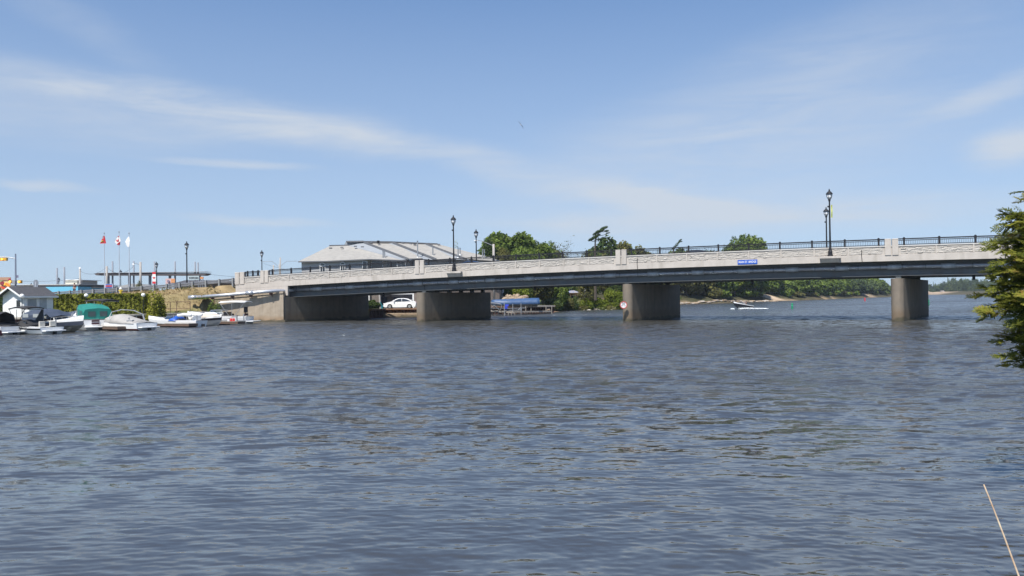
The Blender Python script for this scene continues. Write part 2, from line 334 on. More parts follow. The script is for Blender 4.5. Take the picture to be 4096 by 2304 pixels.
gxs = np.concatenate([-np.geomspace(80, 3500, 26)[::-1], axis([(-79, -10, .8), (-10, 40, 1.2), (40, 150, 3)]), np.geomspace(150, 3500, 40)])
gys = np.concatenate([[-1500, -600, -250, -120], axis([(-60, 58, 2.5), (58, 125, .8), (125, 160, 1.5), (160, 300, 3.5)]), np.geomspace(300, 4200, 60)])
gX, gY = np.meshgrid(gxs, gys); gZ, gD, gS, gT = ground_h(gX.ravel(), gY.ravel())
nx, ny = len(gxs), len(gys); idx = np.arange(nx * ny).reshape(ny, nx)
fq = np.stack([idx[:-1, :-1], idx[:-1, 1:], idx[1:, 1:], idx[1:, :-1]], -1).reshape(-1, 4)
gm = bpy.data.materials.new('ground_cover'); gm.use_nodes = True
N = gm.node_tree.nodes; L = gm.node_tree.links; p = N['Principled BSDF']; p.inputs['Roughness'].default_value = .95; p.inputs['Specular IOR Level'].default_value = .1
va = N.new('ShaderNodeAttribute'); va.attribute_name = 'cover'
g = N.new('ShaderNodeNewGeometry'); n1 = N.new('ShaderNodeTexNoise'); n1.inputs['Scale'].default_value = 1.2; n1.inputs['Detail'].default_value = 8; n1.inputs['Roughness'].default_value = .7; L.new(g.outputs['Position'], n1.inputs['Vector'])
mr = N.new('ShaderNodeMapRange'); mr.inputs[1].default_value = .3; mr.inputs[2].default_value = .7; mr.inputs[3].default_value = .62; mr.inputs[4].default_value = 1.3; L.new(n1.outputs['Fac'], mr.inputs[0])
vm = N.new('ShaderNodeVectorMath'); vm.operation = 'SCALE'; L.new(va.outputs['Color'], vm.inputs[0]); L.new(mr.outputs[0], vm.inputs['Scale']); L.new(vm.outputs[0], p.inputs['Base Color'])
bp = N.new('ShaderNodeBump'); bp.inputs['Strength'].default_value = .6; bp.inputs['Distance'].default_value = .12; L.new(n1.outputs['Fac'], bp.inputs['Height']); L.new(bp.outputs[0], p.inputs['Normal'])
ground = npmesh('ground', np.stack([gX.ravel(), gY.ravel(), gZ], 1), fq, gm, smooth=True)
props(ground, 'river banks with lawn, dry grass slope and pale sand at the water', None, kind='structure')
cov = np.tile(np.array([.09, .105, .035]), (nx * ny, 1)); x_, y_ = gX.ravel(), gY.ravel()
dry = (x_ < -15) & (gT < 1.3) & (gT > -17) & (gZ > 1.35) & (y_ > 70); cov[dry] = (.265, .20, .11)
k = sm(-.2, .8, vnoise(x_, y_, .45, 5))[:, None]; cov[dry] = (cov * (1 - .45 * k) + .45 * k * np.array([.17, .16, .06]))[dry]
cov[(y_ > 150) & (x_ > 8)] = (.06, .058, .03)
lot = (x_ > -19) & (x_ < 6) & (y_ > 101) & (y_ < 135) & (gD > 3.2); cov[lot] = (.16, .15, .14)
town = (gS < -24) & (gT > 13); cov[town] = (.15, .14, .12)
sand = (gD < 1.0 + 1.0 * vnoise(x_, y_, .06, 3)) & (y_ > 150); cov[sand] = (.27, .20, .13)
sand2 = (gD < 5) & (x_ > 6) & (x_ < 40) & (y_ > 115) & (y_ < 170); cov[sand2] = (.24, .155, .10)
dune = ((np.hypot(x_ - 95, (y_ - 273)) < 7.5) | (np.hypot(x_ - 199, y_ - 437) < 14) | (np.hypot(x_ - 420, y_ - 780) < 26)) & (gD > 0); cov[dune] = (.46, .35, .25)
mud = gD < .2; cov[mud] = (.10, .08, .05)
ca = ground.data.attributes.new('cover', 'FLOAT_COLOR', 'POINT'); ca.data.foreach_set('color', np.hstack([cov, np.ones((nx * ny, 1))]).astype(np.float32).ravel())
# ---------------------------------------------------------------- water
rv = np.concatenate([np.linspace(2700, 1000, 480), np.linspace(996, 300, 520)[1:], np.linspace(298.7, 60, 560)[1:], np.geomspace(59, 2.2, 60)])
rr = F * EYE / rv; rr = np.concatenate([[.6, 1.2, 1.9, 2.4], rr]); th = np.linspace(R(-62), R(62), 1150)
drr = np.gradient(rr); RRg, TH = np.meshgrid(rr, th, indexing='ij'); DR = np.repeat(drr[:, None], len(th), 1); DX = RRg * (th[1] - th[0])
wx = RRg * np.sin(TH); wy = RRg * np.cos(TH)
g5 = np.random.default_rng(5); K = 84; lam = np.exp(g5.uniform(np.log(.085), np.log(1.1), K)); ang = g5.normal(0, R(23), K) + R(10); ph = g5.uniform(0, 6.28, K)
wgt = np.exp(-((np.log(lam) - np.log(.15)) / .65) ** 2); RMS = .078; sl = np.sqrt(wgt); sl *= RMS * math.sqrt(2) / math.sqrt((sl ** 2).sum())
gust = (.86 + .1 * sm(7, 26, np.hypot(wx, wy))) * (.92 + .3 * vnoise(wx, wy, .09, 1) + .15 * vnoise(wx, wy, .33, 4))
h = np.zeros_like(wx); lost = np.zeros_like(wx)
for i in range(K):
    kx, ky = math.sin(ang[i]) * 2 * math.pi / lam[i], math.cos(ang[i]) * 2 * math.pi / lam[i]
    ly = lam[i] / max(abs(math.cos(ang[i])), .3); lx = lam[i] / max(abs(math.sin(ang[i])), .05)
    w_ = sm(2.2, 5, ly / DR) * sm(2.2, 4.5, lx / DX)
    phs = kx * wx + ky * wy + ph[i] + .5 * vnoise(wx, wy, .5 / lam[i] ** .5, i)
    h += w_ * sl[i] * lam[i] / (2 * math.pi) * np.sin(phs); lost += sl[i] ** 2 / 2 * (1 - w_ ** 2)
h *= gust; off = sm(9, 30, np.hypot(wx, wy)) * (.75 + .35 * vnoise(wx, wy, .12, 8)); h2 = np.zeros_like(wx)
for i in range(34):
    lm = math.exp(g5.uniform(math.log(.7), math.log(2.2))); a_ = g5.normal(0, R(26)) + R(6); s2 = .105 * math.sqrt(2 / 34); w_ = sm(2.2, 4.5, lm / max(abs(math.cos(a_)), .3) / DR) * sm(2.2, 4.5, lm / max(abs(math.sin(a_)), .05) / DX)
    h2 += w_ * s2 * lm / (2 * math.pi) * np.sin(2 * math.pi / lm * (math.sin(a_) * wx + math.cos(a_) * wy) + g5.uniform(0, 6.28) + .6 * vnoise(wx, wy, .45, i + 50)); lost += off ** 2 * s2 ** 2 / 2 * (1 - w_ ** 2)
h += h2 * off
nr, nt_ = wx.shape; idx = np.arange(nr * nt_).reshape(nr, nt_)
fw = np.stack([idx[:-1, :-1], idx[1:, :-1], idx[1:, 1:], idx[:-1, 1:]], -1).reshape(-1, 4)
wmat = bpy.data.materials.new('river_water'); wmat.use_nodes = True; N = wmat.node_tree.nodes; L = wmat.node_tree.links; p = N['Principled BSDF']
p.inputs['Base Color'].default_value = (.044, .043, .038, 1); p.inputs['Specular Tint'].default_value = (.76, .90, 1.0, 1); p.inputs['Roughness'].default_value = .06; p.inputs['IOR'].default_value = 1.7; p.inputs['Specular IOR Level'].default_value = .9
g = N.new('ShaderNodeNewGeometry'); mp = N.new('ShaderNodeMapping'); mp.inputs['Scale'].default_value = (.8, 1.9, 1); L.new(g.outputs['Position'], mp.inputs[0])
def wnz(sc, det, rg=.6):
    n = N.new('ShaderNodeTexNoise'); n.inputs['Scale'].default_value = sc; n.inputs['Detail'].default_value = det; n.inputs['Roughness'].default_value = rg; L.new(mp.outputs[0], n.inputs['Vector']); return n
def vmul(a, b, op='MULTIPLY'):
    v = N.new('ShaderNodeVectorMath'); v.operation = op; L.new(a, v.inputs[0])
    if isinstance(b, tuple): v.inputs[1].default_value = b
    else: L.new(b, v.inputs[1])
    return v.outputs[0]
nA = wnz(1.5, 5, .65); sA = vmul(nA.outputs['Color'], (.5, .5, .5), 'SUBTRACT')
at_ = N.new('ShaderNodeAttribute'); at_.attribute_name = 'fine'
mpg = N.new('ShaderNodeMapping'); mpg.inputs['Scale'].default_value = (.05, .13, 1); L.new(g.outputs['Position'], mpg.inputs[0])
ng = N.new('ShaderNodeTexNoise'); ng.inputs['Scale'].default_value = 1; ng.inputs['Detail'].default_value = 5; L.new(mpg.outputs[0], ng.inputs['Vector'])
mg = N.new('ShaderNodeMapRange'); mg.inputs[1].default_value = .3; mg.inputs[2].default_value = .7; mg.inputs[3].default_value = .55; mg.inputs[4].default_value = 1.35; L.new(ng.outputs['Fac'], mg.inputs[0])
mm = N.new('ShaderNodeMath'); mm.operation = 'MULTIPLY'; L.new(at_.outputs['Fac'], mm.inputs[0]); L.new(mg.outputs[0], mm.inputs[1])
sc_ = N.new('ShaderNodeVectorMath'); sc_.operation = 'SCALE'; L.new(sA, sc_.inputs[0]); L.new(mm.outputs[0], sc_.inputs['Scale'])
flat = vmul(sc_.outputs[0], (.75, 1.15, 0)); nn = vmul(g.outputs['Normal'], flat, 'ADD')
ro_ = N.new('ShaderNodeMath'); ro_.operation = 'MULTIPLY_ADD'; L.new(at_.outputs['Fac'], ro_.inputs[0]); ro_.inputs[1].default_value = .045; ro_.inputs[2].default_value = .03; L.new(ro_.outputs[0], p.inputs['Roughness'])
nm = N.new('ShaderNodeVectorMath'); nm.operation = 'NORMALIZE'; L.new(nn, nm.inputs[0]); L.new(nm.outputs[0], p.inputs['Normal'])
water = npmesh('water', np.stack([wx.ravel(), wy.ravel(), h.ravel()], 1), fw, wmat, smooth=True)
props(water, 'rippled blue grey river water with brown tint', None, kind='structure')
fa = water.data.attributes.new('fine', 'FLOAT', 'POINT'); fa.data.foreach_set('value', (3.3 * gust * np.sqrt(lost * (1 + 3 * sm(7, 26, np.hypot(wx, wy))) + .026 ** 2 ) / .125).astype(np.float32).ravel())
# ---------------------------------------------------------------- road on the left approach
rd = MB(); rows = []
for s in np.arange(-150, -24.2, 3.0):
    z = float(zr(s)) + .02; rows.append([B(s, t, z + .03 * (1 - abs(t - 6.6) / 6)) for t in (1.6, 4, 6.6, 9, 11.6)])
rd.grid(rows); props(rd.build('road', asph), 'asphalt road climbing to the bridge', None, kind='structure')
# ---------------------------------------------------------------- bridge
S0, S1 = -24.5, 90.0
bridge = thing('road_bridge', 'long beige concrete and steel road bridge with stone patterned parapet crossing the river', 'bridge', P0, -BA)
def sweep(name, s0, s1, prof, mat, parent=bridge, step=2.0, bevel=0, smooth=False):
    """profile [(t, dz)] relative to fb(s), closed, swept along the bridge"""
    n = max(2, int((s1 - s0) / step) + 1); m = MB(); rows = []
    for s in np.linspace(s0, s1, n): rows.append([(s, t, fb(s) + z) for t, z in prof] + [(s, prof[0][0], fb(s) + prof[0][1])])
    m.grid(rows); k = len(prof) + 1
    m.add([], [tuple(range(0, k - 1)), tuple((n - 1) * k + j for j in range(k - 2, -1, -1))]) if False else None
    b = len(m.v); m.f.append(tuple(range(0, k - 1))); m.m.append(0); m.f.append(tuple((n - 1) * k + j for j in range(k - 2, -1, -1))); m.m.append(0)
    bm_o = m.build(name, mat, parent, smooth=smooth)
    return bm_o
BW = 13.2
sweep('fascia', S0, S1, [(0, 0), (.32, 0), (.32, .57), (0, .57)], conc)
sweep('fascia', S0, S1, [(BW - .32, 0), (BW, 0), (BW, .57), (BW - .32, .57)], conc)
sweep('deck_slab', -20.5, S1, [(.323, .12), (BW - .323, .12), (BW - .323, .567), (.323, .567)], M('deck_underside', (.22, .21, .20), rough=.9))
sweep('road_surface', -24.3, S1, [(1.9, .571), (BW - 1.9, .571), (BW - 1.9, .6), (6.6, .66), (1.9, .6)], asph)
sweep('sidewalk', -24.3, S1, [(.5, .571), (1.897, .571), (1.897, .72), (.5, .72)], capm)
sweep('sidewalk', -24.3, S1, [(BW - 1.897, .571), (BW - .5, .571), (BW - .5, .72), (BW - 1.897, .72)], capm)
rng2 = np.random.default_rng(21)
def stone_panel(s0, s1, t, side):
    """rock faced cast panel: relief of irregular courses"""
    Wp = s1 - s0; H = .60; nxp, nzp = int(Wp / .045), 16; z = np.linspace(0, 1, nzp); x = np.linspace(0, 1, nxp)
    rowh = np.cumsum(rng2.uniform(.7, 1.3, 4)); rowh = np.concatenate([[0], rowh / rowh[-1]]); hgt = np.zeros((nzp, nxp))
    for r_ in range(4):
        cuts = [0]
        while cuts[-1] < 1: cuts.append(cuts[-1] + rng2.uniform(.2, .55) / Wp)
        for c_ in range(len(cuts) - 1):
            a0, a1 = cuts[c_], min(cuts[c_ + 1], 1); wob = .05 * np.sin(x * 9 + r_ * 2 + c_)
            zz = z[:, None] + wob[None, :] * .8; inx = (x[None, :] >= a0) & (x[None, :] < a1) & (zz >= rowh[r_]) & (zz < rowh[r_ + 1])
            ex = np.minimum(x[None, :] - a0, a1 - x[None, :]) * Wp; ez = np.minimum(zz - rowh[r_], rowh[r_ + 1] - zz) * H
            e = np.clip(np.minimum(ex, ez) / .035, 0, 1)
            hh = rng2.uniform(.018, .04) + rng2.normal(0, .02) * (zz - rowh[r_]) * 4 + rng2.normal(0, .008, (nzp, nxp))
            hgt = np.where(inx, e * np.maximum(hh, .01), hgt)
    hgt[0] = hgt[-1] = 0; hgt[:, 0] = hgt[:, -1] = 0
    m = MB(); m.grid([[(s0 + x[j] * Wp, t - side * float(hgt[i, j]), fb(s0 + x[j] * Wp) + .62 + z[i] * H) for j in range(nxp)] for i in range(nzp)])
    return m.build('stone_panel', stone, bridge)
PIL = [(-23.9, 1), (-20.4, 0), (-.35, 0), (21.6, 0), (45.6, 0), (69.5, 0), (89.5, 1)]     # pillar pairs
LAMPS_NEAR = [3.8, 40.6]
for t0, sd in ((0, 1), (BW - .34, -1)):
    face = t0 + (.06 if sd > 0 else .28)
    sweep('parapet', S0, S1, [(t0 + .06, .57), (t0 + .28, .57), (t0 + .28, 1.27), (t0 + .06, 1.27)], conc)
    sweep('parapet_cap', S0 + .05, S1, [(t0 - .012, 1.273), (t0 + .35, 1.273), (t0 + .35, 1.36), (t0 - .012, 1.36)], capm)
    for i, (sp, end) in enumerate(PIL):
        for q in (-1, 1):
            m = MB(); w_ = .5 if not end else .62; c_ = sp + q * (w_ / 2 + .04); z0 = fb(c_) + .5; m.box((c_, t0 + .17, z0 + .69), (w_, .46, 1.38)); m.box((c_, t0 + .17, z0 + 1.42), (w_ + .02, .50, .09), taper=.9)
            m.build('parapet_pillar', capm if False else conc, bridge, bevel=.03)
        if i + 1 < len(PIL):
            a = sp + .66; b_ = PIL[i + 1][0] - .66; nb = max(1, round((b_ - a) / 2.75)); st = (b_ - a) / nb
            if sd > 0:
                for j in range(nb): stone_panel(a + j * st + .06, a + (j + 1) * st - .06, face - .003, sd)
                for j in range(1, nb):
                    m = MB(); sx = a + j * st; m.box((sx, face - .03, fb(sx) + .92), (.1, .08, .69)); m.build('pilaster', conc, bridge)
            # steel railing
            rl = MB(); ns = max(2, int((b_ - a) / 2)); ss = np.linspace(a - .12, b_ + .12, ns)
            for dz, rad in ((1.36 + .57, .05), (1.36 + .43, .028), (1.36 + .07, .03)): rl.tube([(s, t0 + .17, fb(s) + dz) for s in ss], rad, 6)
            for s in np.arange(a, b_, .14):
                z = fb(s) + 1.36; rl.box((s, t0 + .17, z + .25), (.024, .024, .37))
            for s in np.arange(a + .07, b_, .2):
                z = fb(s) + 1.36 + .5; rl.tube([(s + .055 * math.cos(q), t0 + .17, z + .055 * math.sin(q)) for q in np.linspace(0, 2 * math.pi, 7)], .009, 4, caps=False)
            ro = rl.build('railing', black, bridge, fix=False)
            npst = max(2, round((b_ - a) / 2.7))
            for s in np.linspace(a + .35, b_ - .35, npst + 1):
                m = MB(); m.box((s, t0 + .17, fb(s) + 1.36 + .31), (.15, .15, .62)); m.lathe([(.095, 0), (.095, .05), (.03, .1)], 8, (s, t0 + .17, fb(s) + 1.98)); m.build('railing_post', black, ro)
# steel girders
for t in (1.0, 3.2, 5.4, 7.6, 9.8, 12.0):
    sweep('girder', -19.0, 79, [(t - .22, -1.3), (t + .22, -1.3), (t + .22, -1.25), (t + .02, -1.25), (t + .02, .12), (t - .02, .12), (t - .02, -1.25), (t - .22, -1.25)], steel)
for s in list(np.arange(-16, 78, 5.6)):     # cross bracing and drain outlets below the deck
    m = MB(); m.box((s, 6.5, fb(s) - .75), (.1, 10.8, .12)); m.box((s, 6.5, fb(s) - .2), (.1, 10.8, .1)); m.build('cross_brace', steel, bridge)
for s in (-6, 12.0, 33.8, 52.3, 61):
    m = MB(); m.lathe([(.12, -1.75), (.12, .1)], 8, (s, 2.2, fb(s))); m.build('drain_outlet', black, bridge)
# piers
PD = Vector((.53, .848, 0)).normalized(); PN = Vector((PD.y, -PD.x, 0)); PLEN = 13.0
def to_b(v): q = Vector(v) - P0; return (q.dot(U), q.dot(Wd), q.z)
for px, ztop, Dp, PD, PLEN in ((1673, 3.12, 83.4, PD, 12.6), (2503, 3.66, 76.5, PD, 13.4), (3586, 3.75, 67.9, Vector((.58, .815, 0)).normalized(), 15.0)):
    PN = Vector((PD.y, -PD.x, 0)); c0 = Vector((gx(px, Dp), Dp, 0)) + PD * .55; m = MB(); hw = .52
    outl = []
    for q in np.linspace(-math.pi / 2, math.pi / 2, 13): outl.append(c0 - PD * (math.cos(q) * .55) + PN * (math.sin(q) * hw))
    for q in np.linspace(-math.pi / 2, math.pi / 2, 13)[::-1]: outl.append(c0 + PD * (PLEN + math.cos(q) * .5) + PN * (math.sin(q) * hw))
    lv = [-2.5, 0, 1.2, 2.4, ztop]; n_ = len(outl); vs = []
    for z in lv: vs += [to_b((v.x, v.y, z)) for v in outl]
    fs = [(i * n_ + j, i * n_ + (j + 1) % n_, (i + 1) * n_ + (j + 1) % n_, (i + 1) * n_ + j) for i in range(len(lv) - 1) for j in range(n_)] + [tuple((len(lv) - 1) * n_ + j for j in range(n_))]
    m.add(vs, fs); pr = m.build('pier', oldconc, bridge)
    for t in (1.0, 3.2, 5.4, 7.6, 9.8, 12.0):     # bearings between pier and girders
        s_, t_, _ = to_b(c0); k = (t - t_) / PD.dot(Wd); q = c0 + PD * k; sb, tb, _ = to_b(q); z1 = fb(sb) - 1.3
        b_ = MB(); b_.box((sb, tb, (ztop + z1) / 2 - .002), (.42, .34, max(z1 - ztop, .06) - .006)); b_.build('bearing', steel, pr)
        st = MB(); st.box((sb, t - .05, z1 + .68), (.05, .1, 1.2)); st.build('stiffener', steel, bridge)
PD = Vector((.53, .848, 0)).normalized(); PN = Vector((PD.y, -PD.x, 0))
# left abutment, wing wall and return
ab = MB(); a0 = Vector((-26.15, 88.55, 0)); a1 = a0 + PD * 14.2
def bxy(v, z): return to_b((v.x, v.y, z))
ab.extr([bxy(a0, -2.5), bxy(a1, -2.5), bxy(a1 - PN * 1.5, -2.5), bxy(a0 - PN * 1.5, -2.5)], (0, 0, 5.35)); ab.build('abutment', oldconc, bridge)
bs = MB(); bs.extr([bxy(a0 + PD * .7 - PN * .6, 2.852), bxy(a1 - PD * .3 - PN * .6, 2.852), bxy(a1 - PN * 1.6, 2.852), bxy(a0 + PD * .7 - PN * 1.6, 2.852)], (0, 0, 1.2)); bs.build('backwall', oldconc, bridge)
ww = MB(); wl0 = Vector((-34.4, 89.25, 0)); wl1 = Vector((-26.13, 88.53, 0)); n_ = Vector((0, .5, 0))
za, zb = 2.66, 3.26
ww.add([bxy(wl0, -2.5), bxy(wl1, -2.5), bxy(wl1, zb), bxy(wl0, za), bxy(wl0 + n_, -2.5), bxy(wl1 + n_, -2.5), bxy(wl1 + n_, zb), bxy(wl0 + n_, za)], [(0, 1, 2, 3), (4, 7, 6, 5), (0, 3, 7, 4), (1, 5, 6, 2), (3, 2, 6, 7), (0, 4, 5, 1)])
wwo = ww.build('wing_wall', wingc, bridge)
cp = MB(); o_ = Vector((0, -.09, 0)); n2 = Vector((0, .62, 0))
cp.add([bxy(wl0 + o_, za + .003), bxy(wl1 + o_, zb + .003), bxy(wl1 + o_, zb + .2), bxy(wl0 + o_, za + .2), bxy(wl0 + n2, za + .003), bxy(wl1 + n2, zb + .003), bxy(wl1 + n2, zb + .2), bxy(wl0 + n2, za + .2)], [(0, 1, 2, 3), (4, 7, 6, 5), (0, 3, 7, 4), (1, 5, 6, 2), (3, 2, 6, 7), (0, 4, 5, 1)])
cp.build('coping', wingc, wwo)
ft = MB(); ft.box(bxy(Vector((-29.5, 88.5, 0)), .06), (7.6, .7, .3), rz=BA - .087); ft.build('footing', wingc, wwo)
rw = MB(); rw.add([(s, t, z) for s, z in ((-24.5, 3.3), (-17.2, 3.0), (-17.2, fb(-17.2) + .02), (-24.5, fb(-24.5) + .02)) for t in (.01, .31)], [(0, 2, 4, 6), (1, 7, 5, 3), (0, 6, 7, 1), (6, 4, 5, 7), (4, 2, 3, 5), (2, 0, 1, 3)]); rw.build('retaining_wall', conc, bridge)
# right abutment, off frame
ra = MB(); ra.box((81, 6.6, 1.2), (3, 14.5, 7.2)); ra.build('abutment', oldconc, bridge)
# lamp brackets on the fascia
for s in LAMPS_NEAR:
    m = MB(); z = fb(s); m.box((s, -.26, z + .47), (1.75, .52, .2)); m.extr([(s - .78, -.001, z + .367), (s - .78, -.42, z + .367), (s - .78, -.12, z + .02), (s - .78, -.001, z + .02)], (1.5, 0, 0)); m.build('lamp_bracket', conc, bridge, bevel=.015)
for s in (4.1 + 19.1, 43.2):     # cable conduits
    m = MB(); m.tube([(s, -.03, fb(s) + 1.05), (s - .03, -.03, fb(s) + .6), (s + .02, -.03, fb(s))], .025, 6); m.build('conduit', black, bridge)
# utility pipe
def pz(s): return fb(s) - .5
pp = thing('utility_pipe', 'long silver jacketed utility pipe hung along the side of the bridge girder', 'pipe', P0, -BA)
path = [(s, .74, pz(s)) for s in np.arange(88, -17.5, -3.0)]
wp = [at(1100, 1163.5, 88.15), at(1000, 1171.5, 88.2), at(900, 1180.5, 88.3), at(766, 1190.5, 88.5)]
leftp = [to_b(w_) for w_ in wp]
m = MB(); m.tube(path, .19, 14); m.build('pipe_run', M('pipe_dark', (.27, .28, .30), (.21, .22, .24), sc=2, rough=.35, metal=.5, streak=((.12, .09, .07), 1.6, .4)), pp, smooth=True)  # darker copy of the jacket colour: shade under the deck is painted in
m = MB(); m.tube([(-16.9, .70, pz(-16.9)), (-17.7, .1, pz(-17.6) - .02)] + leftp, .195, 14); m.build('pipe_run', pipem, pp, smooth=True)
for s in np.arange(-14.2, 80, 4.25):
    m = MB(); m.tube([(s, .72, pz(s)), (s + 1.1, .72, pz(s + 1.1))], .235, 14); m.build('sleeve', sleeve, pp, smooth=True)
for s in np.arange(-16.5, 80, 1.8):
    m = MB(); m.tube([(s, .74, pz(s)), (s + .05, .74, pz(s + .05))], .212, 12); m.box((s, .74, pz(s) - .24), (.05, .06, .12)); m.box((s + .02, .8, pz(s) + .3), (.04, .04, .4)); m.build('hanger', steel, pp)
A_, B_ = Vector(leftp[0]), Vector(leftp[3])
for k in (.30, .985):
    c_ = A_.lerp(B_, k); d_ = (B_ - A_).normalized() * .45; m = MB(); m.tube([c_ - d_, c_ + d_], .255, 14); m.build('sleeve', pipem, pp, smooth=True)
for k in (.06, .3, .52, .76):
    c_ = A_.lerp(B_, k); m = MB(); m.box(c_ + Vector((0, .16, -.28)), (.14, .5, .22)); m.tube([c_ + Vector((0, -.05, -.2)), c_ + Vector((.1, .3, -.6))], .05, 6); m.build('pipe_bracket', rust, pp)
# ---------------------------------------------------------------- text helpers
def txt(s, size, mat, parent, loc, rot, name='lettering', thick=.004, xs=1.0):
    c = bpy.data.curves.new(name, 'FONT'); c.body = s; c.size = size; c.align_x = 'CENTER'; c.align_y = 'CENTER'; c.extrude = thick
    c.offset = size * .012
    o = bpy.data.objects.new(name, c); C.objects.link(o); dg = bpy.context.evaluated_depsgraph_get(); me = bpy.data.meshes.new_from_object(o.evaluated_get(dg)); bpy.data.objects.remove(o)
    o = bpy.data.objects.new(name, me); C.objects.link(o); me.materials.clear(); me.materials.append(mat); o.parent = parent; o.location = loc; o.rotation_euler = rot; o.scale = (xs, 1, 1); return o
signwhite = M('sign_white', (.82, .82, .82), rough=.4); signblue = M('sign_blue', (.015, .09, .46), rough=.4)
ss = s_of(2991); sg = thing('bridge_name_sign', 'blue sign reading MAIN ST. BRIDGE on the bridge fascia', 'sign', B(ss, -.012, fb(ss) + .3), -BA)
slope = math.atan(-.00052 * (ss - 50)); sg.rotation_euler = (0, -slope, -BA)
m = MB(); m.box((0, -.01, 0), (1.76, .02, .42)); m.build('sign_board', signblue, sg)
txt('MAIN ST. BRIDGE', .27, signwhite, sg, (0, -.024, 0), (R(90), 0, 0), xs=.76)
sp_ = at(2494, 1220, 75.95); sg = thing('speed_limit_sign', 'round white sign with red ring and number 50 on the pier nose', 'sign', sp_, R(8))
m = MB(); m.tube([(0, -.02, 0), (0, .02, 0)], .36, 28); m.build('sign_disc', signwhite, sg)
m = MB(); nn_ = 32; m.grid([[(r_ * math.cos(q), y, r_ * math.sin(q)) for q in np.linspace(0, 2 * math.pi, nn_ + 1)] for r_, y in ((.36, -.022), (.36, -.035), (.29, -.035), (.29, -.022), (.36, -.022))]); m.build('red_ring', M('sign_red', (.55, .05, .035), rough=.4), sg)
txt('50', .30, black, sg, (0, -.024, .12), (R(90), 0, 0)); txt('MAX. km/h', .095, black, sg, (0, -.024, -.07), (R(90), 0, 0))
m = MB(); m.box((0, .12, 0), (.08, .22, .08)); m.build('sign_mount', galv, sg)
# ================================================================ street lamps
def lamp(X, Y, Z, H, label, group='black ornamental street lamps', banner=None, name='street_lamp', k=1.0):
    t = thing(name, label, 'street lamp', (X, Y, Z), random.uniform(-.2, .2), group); hp = H - 1.05 * k
    m = MB(); m.lathe([(.24 * k, 0), (.24 * k, .12), (.19 * k, .16), (.19 * k, .42), (.15 * k, .5), (.11 * k, .75), (.085 * k, .85)], 12); m.build('lamp_base', black, t, smooth=False)
    m = MB(); m.lathe([(.085 * k, .85), (.075 * k, hp * .5), (.06 * k, hp - .1), (.09 * k, hp - .08), (.09 * k, hp)], 10); m.box((-.11 * k, 0, hp - .55), (.12, .1, .14)); m.build('pole', black, t, smooth=True)
    m = MB(); m.lathe([(.07 * k, hp), (.14 * k, hp + .04), (.10 * k, hp + .1), (.13 * k, hp + .14)], 10); m.build('lantern_collar', black, t)
    m = MB(); m.lathe([(.13 * k, hp + .141), (.2 * k, hp + .3), (.235 * k, hp + .56)], 12); m.build('lantern_glass', M('lantern_glass', (.75, .76, .76), (.7, .71, .72), rough=.2), t, smooth=True)
    m = MB()
    for q in range(6):
        a = q * math.pi / 3; m.tube([(r_ * k * math.cos(a), r_ * k * math.sin(a), hp + z) for r_, z in ((.14, .14), (.215, .3), (.25, .56))], .014, 4)
    m.build('lantern_cage', black, t)
    m = MB(); m.lathe([(.30 * k, hp + .56), (.30 * k, hp + .6), (.24 * k, hp + .68), (.13 * k, hp + .8), (.06 * k, hp + .84)], 12); m.build('lantern_roof', black, t, smooth=False)
    m = MB(); m.lathe([(.05 * k, hp + .84), (.085 * k, hp + .9), (.04 * k, hp + .94), (.06 * k, hp + .98), (.01, hp + 1.05)], 8); m.build('finial', black, t)
    return t
zl = lambda s: fb(s) + .575
l = lamp(*B(3.8, -.27, zl(3.8)), 5.95, 'tall black street lamp on the bridge fascia between the two left piers')
l = lamp(*B(40.6, -.27, zl(40.6)), 6.05, 'tallest black street lamp with yellow banner standing before the right pillar pair')
m = MB(); m.grid([[(.12 + .14 * math.sin(u * 2.6), .0 + .03 * math.sin(z * 7), 4.6 - z) for u in (0, .25, .5, .75, 1)] for z in np.linspace(0, 1.15, 8)]); m.build('banner', M('yellow_banner', (.50, .50, .16), (.35, .42, .12), sc=5), l, solid=.01)
lamp(*B(.75, BW + .25, zl(.75)), 5.75, 'black street lamp on the far bridge side before the big green tree')
lamp(*B(40.9, BW + .25, zl(40.9)), 5.85, 'shorter looking black street lamp just behind the tallest lamp')
p_ = at(1048, 1110, 118); lamp(p_.x, p_.y, p_.z - 2.0, 6.2, 'black street lamp behind the left end of the bridge railing')
p_ = at(748, 1158, 98.5); l = lamp(p_.x, p_.y, p_.z, 6.15, 'black street lamp standing alone on the dry slope beside the guardrail')
m = MB(); m.lathe([(.3, 0), (.32, .2), (.22, .42), (.1, .5)], 10, (0, 0, -.05)); m.build('cover_cap', black, l)
p_ = at(627, 1150, 128); l = lamp(p_.x, p_.y, p_.z - .6, 4.9, 'black street lamp carrying a red and white maple leaf banner')
bn = MB(); bn.box((-.48, 0, 2.2), (.62, .02, 1.9)); bo = bn.build('banner', M('flag_white', (.78, .77, .76), rough=.8), l)
for z in (3.0, 1.42): m = MB(); m.box((-.48, -.006, z), (.622, .028, .36)); m.build('red_band', M('flag_red', (.55, .02, .03), rough=.8), bo)
LEAF = [(0, 1), (.14, .62), (.34, .72), (.28, .3), (.58, .55), (.66, .38), (.95, .42), (.8, .12), (.9, -.02), (.5, -.32), (.56, -.5), (.06, -.42), (.05, -.9), (-.05, -.9)]
LEAF = LEAF[:12] + [(.05, -.9), (-.05, -.9)] + [(-x, y) for x, y in LEAF[1:12]][::-1]
def leafshape(c, s, ny=-.02): return [(c[0] + x * s, c[1] + ny, c[2] + y * s) for x, y in LEAF]
m = MB(); m.extr(leafshape((-.48, 0, 2.2), .26), (0, -.01, 0)); m.build('maple_leaf', MATS['flag_red'], bo)
